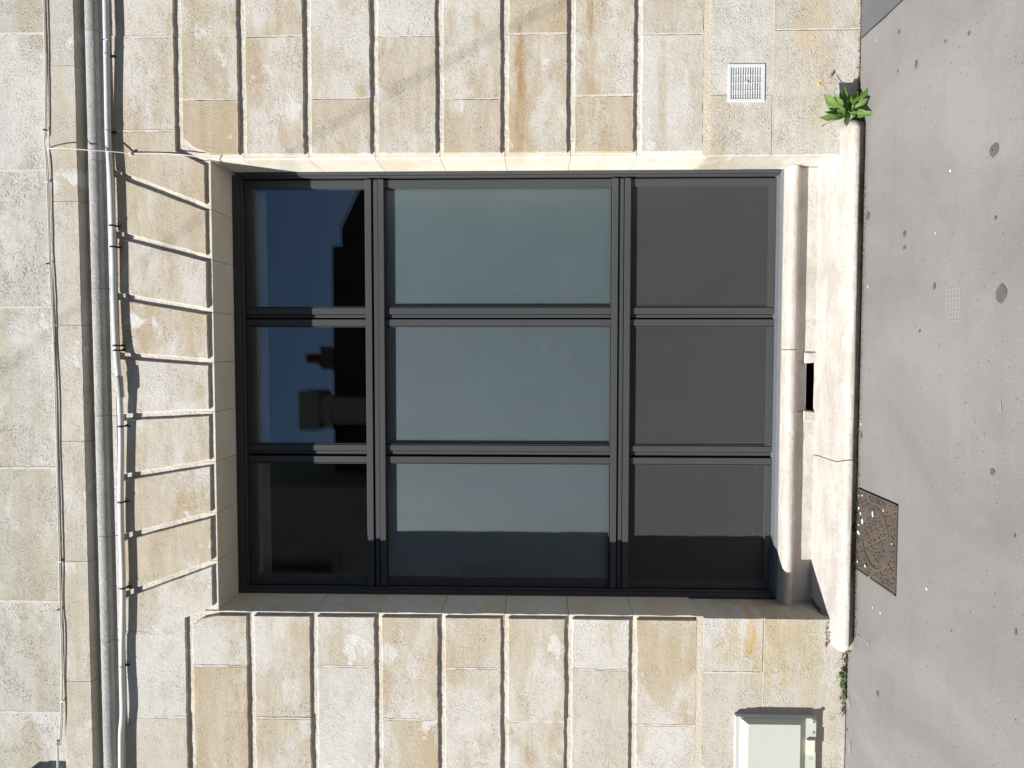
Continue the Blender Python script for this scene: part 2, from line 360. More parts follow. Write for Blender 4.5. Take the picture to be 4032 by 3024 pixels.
def blotch(cx, cy, rx, ry, name, mat, parent, z=.0025, seed=0):
    x0, y0 = gnd(cx, cy); xa, _ = gnd(cx, cy - ry); _, ya = gnd(cx + rx, cy)
    ax, ay = abs(xa - x0), abs(ya - y0); m = MB(); vs = [(x0, y0, z)]
    for k in range(20):
        a = 2 * math.pi * k / 20; q = 1 + .3 * mnoise.noise((math.cos(a) * 1.3 + seed, math.sin(a) * 1.3, seed * 2.1)); vs.append((x0 + ax * q * math.cos(a), y0 + ay * q * math.sin(a), z))
    m.add(vs, [(0, k + 1, (k + 1) % 20 + 1) for k in range(20)]); return m.build(name, mat, parent, fixn=False)
pav = bpy.data.objects['pavement']; k = 1 / 1.6458
for i, (zx, zy, rx, ry, ox, oy) in enumerate([(1470, 970, 27, 46, 3024, 0), (1305, 215, 8, 17, 3024, 0), (850, 207, 7, 15, 3024, 0), (962, 415, 8, 28, 3024, 0), (887, 1515, 10, 20, 3024, 0),
        (886, 1605, 9, 14, 3024, 0), (1478, 1412, 9, 15, 3024, 0), (1152, 267, 6, 10, 3024, 0), (842, 462, 5, 8, 3024, 0), (828, 894, 3, 4, 3024, 0), (650, 1400, 13, 26, 3024, 0), (647, 145, 7, 9, 3024, 0),
        (1515, 245, 36, 64, 3024, 1008), (1081, 197, 8, 24, 3024, 1008), (985, 487, 6, 11, 3024, 1008), (1458, 1400, 14, 20, 3024, 1008), (606, 634, 5, 7, 3024, 1008), (1285, 953, 4, 5, 3024, 1008),
        (713, 1178, 9, 17, 3024, 2016), (1603, 155, 7, 12, 3024, 2016), (515, 1410, 5, 7, 3024, 2016), (1193, 773, 4, 5, 3024, 2016), (590, 797, 4, 5, 3024, 2016), (1610, 780, 8, 22, 3024, 2016)]):
    blotch(ox + zx * k, oy + zy * k, rx * k, ry * k, 'gum_stain', M['gum'], pav, seed=i * 1.7)
for i, (zx, zy, rx, ry, ox, oy) in enumerate([(1185, 1107, 6, 8, 3024, 0), (1087, 1512, 4, 5, 3024, 0), (1460, 970, 4, 5, 3024, 0), (700, 260, 3, 4, 3024, 0), (650, 200, 3, 9, 3024, 1008), (605, 1090, 4, 9, 3024, 1008), (606, 1042, 3, 4, 3024, 1008), (680, 620, 4, 6, 3024, 2016), (730, 655, 4, 9, 3024, 2016),
        (652, 855, 8, 14, 3024, 2016), (520, 1240, 14, 40, 3024, 2016), (530, 1530, 10, 40, 3024, 2016), (1030, 500, 6, 9, 3024, 2016), (1510, 980, 8, 40, 3024, 1008)]):
    blotch(ox + zx * k, oy + zy * k, rx * k, ry * k, 'paint_fleck', M['scuff'] if ry > 12 else M['paint'], pav, seed=i * 2.3 + 40)
# worn lattice print left on the asphalt
lat = MB()
for i in range(8):
    a = gnd(3024 + (1150 + i * 2) * k, 1008 + (190 + i * 30) * k); b = gnd(3024 + (1250 + i) * k, 1008 + (190 + i * 30 + 18) * k)
    lat.box(min(a[0], b[0]) - .002, min(a[0], b[0]) + .003, b[1], a[1], .0004, .0011)
for i in range(5):
    a = gnd(3024 + (1160 + i * 21) * k, 1008 + 200 * k); b = gnd(3024 + (1160 + i * 21) * k, 1008 + 410 * k); lat.box(b[0], a[0], a[1] - .003, a[1] + .003, .0004, .0013)
lat.build('lattice_print', plain('lattice_scuff', (.285, .278, .27), .9, .2), pav)

# ------------------------------------------------------------------ the wall
XL, XR, ZT = -1.391, .9585, 3.286                     # opening
GR = .015                                             # depth of the sunk joints
wall = thing('stone_wall', 'pale limestone facade with sunk horizontal joints around the dark glazed opening', 'wall')
bed = MB()
for x0, x1, z0, z1 in ((-4.2, XL - .07, -.1, 7.0), (XR + .07, 4.0, -.1, 7.0), (XL - .07, XR + .07, ZT + .07, 7.0)):
    bed.box(x0, x1, GR + .001, .44, z0, z1)
bed.build('joint_bed', M['joint'], wall)
def outline(pts, jit, step=.018, seed=0):
    out = []; n = len(pts)
    for i in range(n):
        a = Vector((pts[i][0], 0, pts[i][1])); b = Vector((pts[(i + 1) % n][0], 0, pts[(i + 1) % n][1])); L = (b - a).length
        m = max(1, int(L / step)); d = (b - a).normalized(); nn = Vector((d.z, 0, -d.x))
        j = pts[i][2] if len(pts[i]) > 2 else jit
        for q in range(m):
            p = a.lerp(b, q / m)
            if q: p = p + nn * (j * (.55 * mnoise.noise((p.x * 14 + seed, p.z * 14, seed * .37)) + .55 * mnoise.noise((p.x * 70, p.z * 70, seed))))
            out.append(p)
    return out
SEED = [0]
def stone(pts, mat, y0=0.0, y1=.06, bev=.004, jit=.004, name='stone', tilt=.0016, parent=None, yj=.0012):
    """one block: pts go round the face as (X, Z[, wobble of the following edge])"""
    SEED[0] += 1; sd = SEED[0] * 3.17; rim = outline(pts, jit, seed=sd); n = len(rim)
    area = sum(rim[i].x * rim[(i + 1) % n].z - rim[(i + 1) % n].x * rim[i].z for i in range(n))
    if area < 0: rim.reverse()
    c = sum(rim, Vector()) / n; tx, tz = random.uniform(-1, 1) * tilt / .3, random.uniform(-1, 1) * tilt / .2; yo = random.uniform(-1, 1) * yj
    face = []
    for i, p in enumerate(rim):
        d = (rim[(i + 1) % n] - rim[i - 1]).normalized(); inn = Vector((-d.z, 0, d.x)); face.append(p + inn * bev)
    def Y(p): return y0 + yo + max(-.003, min(.003, tx * (p.x - c.x) + tz * (p.z - c.z)))
    m = MB()
    m.add([(p.x, Y(p), p.z) for p in face], [tuple(range(n))])
    vs = [(p.x, Y(p), p.z) for p in face] + [(p.x, Y(p) + bev, p.z) for p in rim] + [(p.x, y1, p.z) for p in rim]
    m.add(vs, [(k0 + i, k0 + (i + 1) % n, k0 + n + (i + 1) % n, k0 + n + i) for k0 in (0, n) for i in range(n)])
    return m.build(name, mat, parent or wall)
def mortar(x, z0, z1, y=-.0006, wd=.0042):
    SEED[0] += 1; m = MB(); n = 15; vs = []
    for i in range(n):
        z = z0 + (z1 - z0) * i / (n - 1); o = .0022 * mnoise.noise((x * 9, z * 31, SEED[0])); ww = wd * (1 + .75 * mnoise.noise((x * 5, z * 23, 5))); yy = y + .0006 * mnoise.noise((z * 40, 2, x))
        vs += [(x + o - ww, yy, z), (x + o + ww, yy, z)]
    m.add(vs, [(2 * i, 2 * i + 1, 2 * i + 3, 2 * i + 2) for i in range(n - 1)])
    return m.build('mortar', M['mortar'], wall, fixn=False)
ZJ = [3.44, 3.112, 2.776, 2.434, 2.101, 1.770, 1.436, 1.101, .757]
HG = .0185                                             # half height of a sunk joint
EJR, EJL = XR + .024, XL - .024
jr = [(1.261,), (1.575,), (1.262,), (1.570,), (1.254,), (1.572,), (1.263,), (1.565,)]
jl = [(-1.688,), (-1.966,), (-1.684,), (-1.964,), (-1.685,), (-1.966,), (-1.684,), (-1.975,)]
kinds_r = ['stone', 'stone', 'stone', 'stone_pale', 'stone', 'stone', 'stone', 'stone_pale']
kinds_l = ['stone', 'stone', 'stone_pale', 'stone', 'stone', 'stone', 'stone_pale', 'stone_pale']
wob = .0065
for i in range(8):
    zt, zb = ZJ[i] - HG, ZJ[i + 1] + HG
    if i == 7: zb = ZJ[8] + .014
    for side in (1, -1):
        js = [jr, jl][side < 0][i][0]; end = EJR if side > 0 else EJL
        xs = [end, js]; x = js
        while abs(x) < 3.6: x += side * random.choice([.62, .60, .66, .57]); xs.append(x)
        for q in range(len(xs) - 1):
            a, b = sorted((xs[q], xs[q + 1])); g0 = .0022
            a2 = a + (g0 if not (side > 0 and q == 0) else 0); b2 = b - (g0 if not (side < 0 and q == 0) else 0)
            kind = [kinds_r, kinds_l][side < 0][i] if q < 2 else random.choice(['stone', 'stone', 'stone_pale'])
            if q == 0 and random.random() < .3: kind = 'stone'
            pts = [(a2, zb, wob), (b2, zb, .0012), (b2, zt, wob), (a2, zt, .0012)]
            if i == 0 and q == 0:
                if side > 0: pts = [(EJR, zb, wob), (b2, zb, .001), (b2, zt, wob), (1.064, zt, .003), (1.022, 3.37, .003), (EJR + .004, 3.285, .002)]
                else: pts = [(a2, zb, wob), (EJL, zb, .001), (EJL, 3.285, .002), (-1.432, 3.365, .003), (-1.47, zt, wob), (a2, zt, .001)]
            stone(pts, M[kind])
            if q < len(xs) - 2: mortar(xs[q + 1], zb + .004, zt - .004)
# course over the first sunk joint, and the flat arch
ZA0, ZA1 = ZJ[0] + HG, 3.80
for side, xs in ((1, [1.105, 1.577]), (-1, [-1.515, -1.971])):
    x = xs[-1]
    while abs(x) < 3.6: x += side * random.choice([.55, .62]); xs.append(x)
    for q in range(len(xs) - 1):
        a, b = sorted((xs[q], xs[q + 1])); stone([(a + .002, ZA0, wob), (b - .002, ZA0, .001), (b - .002, ZA1, .001), (a + .002, ZA1, .001)], M['stone_pale' if side < 0 and q < 2 else 'stone'])
        mortar(xs[q], ZA0 + .004, ZA1 - .004, wd=.005)
vj = [((.895, 3.786), (.706, 3.283)), ((.58, 3.775), (.448, 3.281)), ((.261, 3.773), (.177, 3.279)), ((-.047, 3.766), (-.082, 3.279)),
      ((-.368, 3.756), (-.34, 3.278)), ((-.683, 3.764), (-.602, 3.278)), ((-1.0, 3.767), (-.873, 3.281)), ((-1.309, 3.771), (-1.126, 3.28))]
VB = 3.310
def vx(j, z):
    (xa, za), (xb, zb) = j; return xb + (xa - xb) * (z - zb) / (za - zb)
hv = .0165
for i in range(7):
    L, Rr = vj[i + 1], vj[i]
    stone([(vx(L, VB) + hv, VB, .004), (vx(Rr, VB) - hv, VB, .003), (vx(Rr, ZA1) - hv, ZA1, .001), (vx(L, ZA1) + hv, ZA1, .003)],
          M['voussoir_r' if i < 3 else 'stone' if i == 3 else 'voussoir_l'], name='voussoir')
L = vj[0]
stone([(vx(L, VB) + hv, VB, .004), (.93, VB, .002), (.968, 3.385, .003), (1.004, ZA0, .003), (1.103, ZA0, .001), (1.103, ZA1, .001), (vx(L, ZA1) + hv, ZA1, .003)], M['voussoir_r'], name='voussoir')
L = vj[7]
stone([(-1.513, ZA0, .003), (-1.432, ZA0, .003), (-1.398, 3.385, .003), (-1.366, VB, .004), (vx(L, VB) - hv, VB, .003), (vx(L, ZA1) - hv, ZA1, .001), (-1.513, ZA1, .001)], M['voussoir_l'], name='voussoir')
# reveals: jamb stones and soffit stones
def jamb(X, sg, z0, z1):
    m = MB(); n = max(3, int((z1 - z0) / .02)); vs = []
    for i in range(n + 1):
        z = z0 + (z1 - z0) * i / n; w1 = .0035 * (mnoise.noise((z * 9, X * 3, 1)) + .7 * mnoise.noise((z * 34, X, 4))) + .002; w2 = .003 + .002 * mnoise.noise((z * 40, X, 9))
        vs += [(X + sg * .08, GR, z), (X + sg * (.005 + w1), GR, z), (X + sg * max(0.0005, w1 * .6), GR + .004 + w2, z), (X, .05, z), (X, .46, z), (X + sg * .08, .46, z)]
    m.add(vs, [(i * 6 + q, i * 6 + (q + 1) % 6, (i + 1) * 6 + (q + 1) % 6, (i + 1) * 6 + q) for i in range(n) for q in range(6)])
    m.add(vs[:6], [tuple(range(6))]); m.add(vs[-6:], [tuple(range(6))]); m.build('jamb_stone', M['jamb'], wall)
for i in range(8):
    zt, zb = (ZJ[i] if i else ZT + .07), ZJ[i + 1]
    if i == 7: zb = ZJ[8] + .002
    jamb(XR, 1, zb + .0012, zt - .0012); jamb(XL, -1, zb + .0012, zt - .0012)
sx = [XR - .001] + [(vx(j, ZT)) for j in vj] + [XL + .001]
for i in range(9):
    MB().box(sx[i + 1] + .0012, sx[i] - .0012, GR, .46, ZT, ZT + .08).build('soffit_stone', M['jamb'], wall)
# plinth below the filled joint
P0 = ZJ[8] - .014
for side in (1, -1):
    end = XR if side > 0 else XL - .008
    for z0, z1, js in ((.4262, P0, 1.266 if side > 0 else -1.689), (-.08, .4254, 1.58 if side > 0 else -2.35)):
        xs = [end, js]; x = js
        while abs(x) < 3.6: x += side * .75; xs.append(x)
        for q in range(len(xs) - 1):
            a, b = sorted((xs[q], xs[q + 1]))
            stone([(a + .0004, z0, .0003), (b - .0004, z0, .0003), (b - .0004, z1, .0003), (a + .0004, z1, .0003 if q else .003)], M['plinth'], y1=.46 if q == 0 else .06, bev=.0004 if q else .006, name='plinth_stone', tilt=.0003, yj=.0003)
            if q: mortar(xs[q], z0 + .004, z1 - .004, y=-.0009, wd=.004)
    m = MB(); vs = []; a, b = (XR + .004, 3.7) if side > 0 else (-3.7, XL - .012)
    for i in range(81):
        x = a + (b - a) * i / 80; o = .003 * mnoise.noise((x * 7, 4, 0)); w_ = .0032 * (1 + .7 * mnoise.noise((x * 19, 2, 0))); vs += [(x, -.0009, .4258 + o - w_), (x, -.0009, .4258 + o + w_)]
    m.add(vs, [(2 * i, 2 * i + 1, 2 * i + 3, 2 * i + 2) for i in range(80)]); m.build('mortar', M['mortar'], wall, fixn=False)
    m = MB(); nn = 60; vs = []
    a, b = (EJR - .02, 3.7) if side > 0 else (-3.7, EJL + .02)
    for i in range(nn + 1):
        x = a + (b - a) * i / nn; o = .004 * mnoise.noise((x * 9, 1, 0)); vs += [(x, .0012, P0 - .004 + o), (x, .0012, ZJ[8] + .017 + o * .8)]
    m.add(vs, [(2 * i, 2 * i + 1, 2 * i + 3, 2 * i + 2) for i in range(nn)]); m.build('joint_band', M['band_fill'], wall, fixn=False)
    MB().box(*( (XR + .0012, 3.7) if side > 0 else (-3.7, XL - .0092)), .006, .45, P0 + .0004, ZJ[8] + .0016).build('joint_fill', M['mortar'], wall)
# upper wall
ux = [-3.4, -2.68, -1.955, -1.352, -.639, .204, .909, 1.602, 2.3, 3.1, 3.8]
for r_, (z0, z1) in enumerate(((4.083, 4.545), (4.55, 5.0), (5.005, 5.5))):
    for i in range(len(ux) - 1):
        o = 0 if r_ % 2 == 0 else .33
        stone([(ux[i] + .002 + o, z0, .001), (ux[i + 1] - .002 + o, z0, .001), (ux[i + 1] - .002 + o, z1, .001), (ux[i] + .002 + o, z1, .001)], M['stone_grey'], bev=.002, tilt=.001)
        if r_ == 0 and i: mortar(ux[i], z0 + .01, z1 - .004, wd=.006)

# ------------------------------------------------------------------ string course
sc = thing('string_course', 'projecting stone band with a grey rounded moulding above the flat arch', 'moulding')
bx = [-3.6, -2.55, -1.76, -1.12, -.49, .11, .74, 1.42, 2.2, 3.0, 3.9]
for i in range(len(bx) - 1):
    SEED[0] += 1; m = MB(); a, b = bx[i] + .0012, bx[i + 1] - .0012; nn = max(2, int((b - a) / .04))
    prof = [(.03, 4.0905), (-.047, 4.0905), (-.05, 4.087), (-.05, 3.946), (-.0465, 3.9425), (-.03, 3.9385), (-.012, 3.931), (-.004, 3.928), (-.004, 3.86), (.03, 3.86)]
    vs = []
    for s_ in range(nn + 1):
        x = a + (b - a) * s_ / nn
        for y, z in prof:
            j = .0016 if -.051 < y < -.04 else 0; vs.append((x, y + j * mnoise.noise((x * 25, z * 20, 4)), z + (j * 1.4 * mnoise.noise((x * 28, z * 9, 9)) if z < 3.95 else 0)))
    P = len(prof); m.add(vs, [(s_ * P + q, s_ * P + (q + 1) % P, (s_ + 1) * P + (q + 1) % P, (s_ + 1) * P + q) for s_ in range(nn) for q in range(P)])
    m.add(vs[:P], [tuple(range(P))]); m.add(vs[-P:], [tuple(range(P))]); m.build('band_stone', M['stone_pale'], sc)
tx_ = [-3.6, -2.4, -1.55, -.99, -.36, .30, .95, 1.6, 2.5, 3.9]
for i in range(len(tx_) - 1):
    m = MB(); a, b = tx_[i] + .001, tx_[i + 1] - .001; nn = max(2, int((b - a) / .02)); vs = []; P = 14
    for s_ in range(nn + 1):
        x = a + (b - a) * s_ / nn
        for q in range(P):
            th = R(100) - R(200) * q / (P - 1); rr = .034 + .0013 * mnoise.noise((x * 33, th * 2, 1)) + .0012 * mnoise.noise((x * 80, th * 4, 7))
            vs.append((x, -.010 - rr * math.cos(th), 3.8715 + rr * math.sin(th)))
    m.add(vs, [(s_ * P + q, s_ * P + q + 1, (s_ + 1) * P + q + 1, (s_ + 1) * P + q) for s_ in range(nn) for q in range(P - 1)], True)
    m.add(vs[:P], [tuple(range(P))]); m.add(vs[-P:], [tuple(range(P))]); m.build('torus', M['torus'], sc)
    MB().box(a, b, -.0125, .03, 3.7925, 3.8175, .002).build('fillet', M['joint'], sc)
    MB().box(a, b, -.004, .03, 3.819, 3.86).build('fillet', M['joint'], sc)

# ------------------------------------------------------------------ conduit and cables
con = thing('cable_conduit', 'white plastic conduit running under the grey rounded moulding', 'conduit')
def n00(zx, zy, oy): return zx * k, oy + zy * k
cp = [(420.5, -150), (416, 0), (419, 182), (423, 425), (427, 577), (437, 729), (446, 1008), (449.6, 1190), (457, 1361), (466, 1470), (472, 1567), (477, 1737), (476, 2016), (483, 2259), (483, 2441), (480, 2624), (483, 2806), (477, 3024), (480, 3200)]
def cY(y): return -.029 - .011 * math.exp(-((y - 1520) / 110.0) ** 2) - .006 * math.exp(-((y - 2900) / 200.0) ** 2) - .008 * math.exp(-((y - 100) / 200.0) ** 2)
path = [at3(x, y, cY(y)) for x, y in cp]; path[0].x += 1.5; path[-1].x -= 1.2
pp = smooth_path(path, 7); MB().tube(pp, .0148, 12).build('pipe', M['pvc'], con)
sl_ = smooth_path([at3(x, y, cY(y)) for x, y in ((468.5, 1482), (471, 1520), (475, 1565))], 24)
m = MB(); m.tube(sl_, [.0185 + (.0016 if q % 2 else -.0012) for q in range(len(sl_))], 12); m.build('corrugated_sleeve', M['sleeve'], con)
for y in (219, 526, 896, 955, 1365, 1384, 1688, 1990, 2620, 2310):
    best = min(range(len(pp) - 1), key=lambda q: abs(pp[q].x - at(440, y, -.03)[0])); d = (pp[best + 1] - pp[best]).normalized()
    thin = y in (219, 526, 2620)
    MB().tube([pp[best] - d * .004, pp[best] + d * .004], .0166, 12).build('clip', M['sleeve'] if thin else M['strap'], con)
    MB().box(pp[best].x - .004, pp[best].x + .004, -.018, 0.004, pp[best].z - .03, pp[best].z - .008).build('clip_nail', M['strap'], con)
cab = thing('wall_cables', 'thin cream cables clipped along the top edge of the stone band', 'cable')
bp = [(171, -160), (171, 0), (177, 243), (177, 510), (173, 559), (182, 656), (191, 911), (193, 1008), (201, 1160), (210, 1342), (216, 1543), (222, 1767), (228, 2016), (233, 2216), (234, 2380), (240, 2502), (242, 2684), (240, 2806), (234, 2927), (225, 3018), (222, 3200)]
for q, (dy, mt) in enumerate(((0, 'cable'), (5, 'cable_grey'))):
    pth = []
    for i, (x, y) in enumerate(bp):
        p = at3(x + dy * (.3 + 1.0 * abs(math.sin(i * 1.3 + q))), y, -.056 - .004 * q); pth.append(p)
    pth[0].x += 1.6; pth[-1].x -= 1.2
    MB().tube(smooth_path(pth, 5), .0034 if q == 0 else .003, 6).build('cable', M[mt], cab)
for x, y, mt in ((177, 512, 'strap'), (184, 716, 'white'), (188, 1038, 'strap'), (206, 1358, 'white'), (234, 2211, 'white'), (230, 2401, 'strap'), (243, 2760, 'white'), (231, 2929, 'strap')):
    p = at3(x + 1, y, -.057); MB().box(p.x - .0035, p.x + .0035, -.063, -.049, p.z - .009, p.z + .008).build('cable_tie', M[mt], cab)
dr = thing('drop_cable', 'thin cream cable hanging from the band down to the upper right corner of the opening', 'cable')
dpts = [at3(185, 586, -.06), at3(200, 584, -.075), at3(250, 582, -.085), at3(304, 587, -.08), at3(365, 592, -.07), at3(413, 594, -.052), at3(470, 599, -.028), at3(517, 603, -.010), at3(600, 603, -.006), at3(668, 605, -.006), at3(760, 614, -.008), at3(838, 632, -.012), at3(880, 658, .12), at3(912, 683, .26), at3(930, 690, .30)]
MB().tube(smooth_path(dpts, 6), .0027, 6).build('cable', M['cable'], dr)
p = at3(513, 606, -.012); MB().box(p.x - .006, p.x + .006, -.02, .004, p.z - .006, p.z + .006).build('clip', M['white'], dr)
# box further along the wall: its shadow falls into the picture
jb = thing('junction_box', 'grey box on the upper wall left of the picture whose shadow falls on the cables', 'box')
dd = .15; MB().box(-2.203 - 1.03 * dd - .24, -2.203 - 1.03 * dd, -dd, 0.002, 4.11 + 1.33 * dd - .08, 4.241 + 1.33 * dd, .02).build('case', M['cabinet_case'], jb)
MB().box(-2.203 - 1.03 * dd - .22, -2.203 - 1.03 * dd - .02, -dd - .01, -dd + .001, 4.11 + 1.33 * dd - .06, 4.22 + 1.33 * dd, .004).build('lid', M['cabinet'], jb)

# ------------------------------------------------------------------ glazed screen
win = thing('glazed_screen', 'dark grey aluminium shopfront of nine lights filling the stone opening', 'window')
YO, YT, YM, YP = .29, .315, .335, .345
def bars(name, boxes, mat='frame', parent=None, b=.0012):
    m = MB()
    for bb in boxes: m.box(*bb, b)
    return m.build(name, M[mat], parent or win)
ZB = .262
bars('frame_post', [(XL + .0015, -1.366, YO, .42, ZB + .03, ZT - .002), (-1.3645, -1.357, YO + .012, .42, ZB + .03, ZT - .03)])
bars('frame_post', [(.940, XR - .0015, YO, .42, ZB + .03, ZT - .002), (.9305, .9385, YO + .009, .42, ZB + .03, ZT - .03)])
bars('frame_head', [(-1.3655, .9395, YO, .42, 3.247, ZT - .002), (-1.3565, .9245, YO + .012, .42, 3.238, 3.2455)])
m = MB(); m.extrude_x([(.42, .315), (.338, .301), (.336, .293), (.30, .290), (.285, .280), (.272, .272), (.268, .255), (.27, .24), (.42, .24)], XL + .002, XR - .002); m.build('threshold', M['alu'], win)
bars('gasket', [(-1.357, .925, .356, .42, .30, 3.238)] and [(-1.357, -1.33, .352, .41, .296, 3.238), (.90, .9395, .352, .41, .296, 3.238), (-1.33, .90, .352, .41, 3.22, 3.238), (-1.33, .90, .352, .41, .295, .31)], 'seal')
m1 = [.216, .181, .179, .162, .152, .117]; m2 = [-.552, -.584, -.586, -.604, -.617, -.652]
t1 = [2.554, 2.520, 2.511, 2.485, 2.482, 2.451]; t2 = [1.192, 1.159, 1.153, 1.128, 1.124, 1.091]
SL, SR, ST, SB = -1.352, .9215, 3.236, .298           # outer edges of the sashes
def mull(mm, z0, z1):
    bars('mullion', [(mm[1], mm[0], YM, .41, z0, z1), (mm[3], mm[2] - .0005, YM + .009, .41, z0, z1), (mm[5], mm[4], YM, .41, z0, z1)])
    bars('gasket', [(mm[4] + .0005, mm[3] - .0005, YM + .035, .41, z0, z1)], 'seal')
for z0, z1 in ((t1[0] + .001, ST), (t2[0] + .001, t1[5] - .001), (SB, t2[5] - .001)):
    mull(m1, z0, z1); mull(m2, z0, z1)
for tt in (t1, t2):
    bars('transom', [(SL, SR, YT, .41, tt[1], tt[0]), (SL, SR, YT + .009, .41, tt[3], tt[2]), (SL, SR, YT, .41, tt[5], tt[4])])
    bars('gasket', [(SL, SR, YT + .03, .41, tt[2] + .0005, tt[1] - .0005), (SL, SR, YT + .03, .41, tt[4] + .0005, tt[3] - .0005)], 'seal')
cols = [(SL, m2[5]), (m2[0], m1[5]), (m1[0], SR)]
rows = [(t1[0], ST), (t2[0], t1[5]), (SB, t2[5])]
GL, GRT, GT, GB = -1.310, .881, 3.199, .333            # edge of the visible panes at the outer frame
for ri, (z0, z1) in enumerate(rows):
    for ci, (x0, x1) in enumerate(cols):
        gx0 = GL if ci == 0 else x0 + .003; gx1 = GRT if ci == 2 else x1 - .003
        gz0 = GB if ri == 2 else z0 + .003; gz1 = GT if ri == 0 else z1 - .003
        ss = bars('sash', ([(x0, gx0, YM, .40, z0, z1)] if ci == 0 else []) + ([(gx1, x1, YM, .40, z0, z1)] if ci == 2 else []) +
                  ([(gx0 + .0003, gx1 - .0003, YM, .40, gz1, z1)] if ri == 0 else []) + ([(gx0 + .0003, gx1 - .0003, YM, .40, z0, gz0)] if ri == 2 else []) or [(gx0, gx1, YM + .02, .40, z0 + .0005, gz0)])
        lab = [['left', 'middle', 'right'][ci], ['upper', 'middle', 'lower'][ri]]
        be = MB(); bw = .0045
        for q in ((gx0, gx0 + bw, gz0, gz1), (gx1 - bw, gx1, gz0, gz1), (gx0 + bw, gx1 - bw, gz0, gz0 + bw), (gx0 + bw, gx1 - bw, gz1 - bw, gz1)): be.box(q[0] + .0002, q[1] - .0002, YP - .006, .39, q[2] + .0002, q[3] - .0002, .001)
        be.build('bead', M['frame'], ss)
        a0, a1, c0, c1 = gx0 + bw, gx1 - bw, gz0 + bw, gz1 - bw
        if ri == 2:
            MB().box(a0 - .002, a1 + .002, YP, .37, c0 - .002, c1 + .002).build('infill_panel', M['infill'], ss)
        else:
            yy = YP + .001
            MB().add([(a0 - .002, yy, c0 - .002), (a1 + .002, yy, c0 - .002), (a1 + .002, yy, c1 + .002), (a0 - .002, yy, c1 + .002)], [(0, 1, 2, 3)]).build('pane', M['glass'], ss, fixn=False)
            if ri == 0:
                tl = .0016
                MB().add([(a0 - .002, yy + .018 + tl, c0 - .002), (a1 + .002, yy + .018, c0 - .002), (a1 + .002, yy + .018 - tl, c1 + .002), (a0 - .002, yy + .018, c1 + .002)], [(0, 1, 2, 3)]).build('inner_pane', M['glass'], ss, fixn=False)
                MB().box(a0, a1, yy + .062, yy + .075, c1 - .055, c1 + .05).build('blind_rail', M['lining'], ss)
            else:
                MB().box(a0 - .001, a1 + .001, yy + .012, yy + .045, c0 - .001, c1 + .001).build('frosted_pane', M['frosted'], ss)
# room behind
rm = MB()
X0, X1, Y0_, Y1_, Z0_, Z1_ = -2.2, 1.8, .47, 4.0, .1, 3.45
for f in ((X0, X1, Y0_, Y1_, Z0_ - .1, Z0_), (X0, X1, Y0_, Y1_, Z1_, Z1_ + .1), (X0 - .1, X0, Y0_, Y1_, Z0_ - .1, Z1_ + .1), (X1, X1 + .1, Y0_, Y1_, Z0_ - .1, Z1_ + .1), (X0 - .1, X1 + .1, Y1_, Y1_ + .1, Z0_ - .1, Z1_ + .1)): rm.box(*f)
rm.box(-4.2, XL - .03, .45, .56, -.1, 7); rm.box(XR + .03, 4.0, .45, .56, -.1, 7); rm.box(XL - .03, XR + .03, .45, .56, ZT + .03, 7); rm.box(XL - .03, XR + .03, .45, .56, -.1, .22)
rm = rm.build('room_behind', M['room']); tag(rm, kind='structure')

# ------------------------------------------------------------------ sill, riser, doorstep
sill = thing('window_sill', 'white stone sill with rounded nose under the dark shopfront', 'sill')
sp = [(.30, .20), (.30, .277), (.262, .2765)] + [(.215 - .03 * math.sin(R(a)), .2445 + .029 * math.cos(R(a))) for a in range(0, 91, 15)] + [(.187, .232), (.193, .2225), (.21, .2195), (.222, .2165), (.236, .213), (.238, .20)]
xc = at(3120, 1377, .2)[0]
def sill_piece(x0, x1, seed):
    m = MB(); n = max(2, int((x1 - x0) / .03)); P = len(sp); vs = []
    for i in range(n + 1):
        x = x0 + (x1 - x0) * i / n
        for q, (y, z) in enumerate(sp):
            s_ = .0014 if 2 < q < 13 else 0; vs.append((x, y + s_ * mnoise.noise((x * 14, q * .5, seed)), z + s_ * mnoise.noise((x * 17, q * .6, seed + 3))))
    m.add(vs, [(i * P + q, i * P + (q + 1) % P, (i + 1) * P + (q + 1) % P, (i + 1) * P + q) for i in range(n) for q in range(P)], True)
    m.add(vs[:P], [tuple(range(P))]); m.add(vs[-P:], [tuple(range(P))]); m.build('sill_stone', M['sill'], sill)
sill_piece(XL - .01, xc - .002, 1); sill_piece(xc + .002, XR - .001, 5)
rs = thing('sill_riser', 'white stone riser with a dark slot between sill and doorstep', 'riser')
s0, s1 = at(3200, 1427, .24)[0], at(3200, 1619, .24)[0]
MB().box(s0 + .004, XR - .001, .24, .44, .05, .2125, .003).build('riser_stone', M['sill'], rs)
MB().box(XL - .02, s1 - .004, .24, .44, .05, .2125, .003).build('riser_stone', M['sill'], rs)
MB().box(s1 - .004, s0 + .004, .246, .44, .148, .2125, .004).build('slot_lintel', M['sill'], rs)
MB().box(s1 - .004, s0 + .004, .41, .44, .05, .148).build('slot_back', M['black'], rs)  # back coloured black for the dark inside the slot
for xx, sg in ((s0, 1), (s1, -1)):
    m = MB(); a = [(xx + sg * .004, .1), (xx + sg * .055, .1), (xx + sg * .055, .165), (xx - sg * .004, .165), (xx - sg * .002, .125)]
    stone(a, M['sill'], y0=.231, y1=.26, bev=.006, jit=.004, name='slot_cheek', parent=rs)
step = thing('doorstep', 'broad white stone doorstep with rounded nose and a crack towards its left end', 'doorstep')
XE0, XE1 = -1.548, 1.118
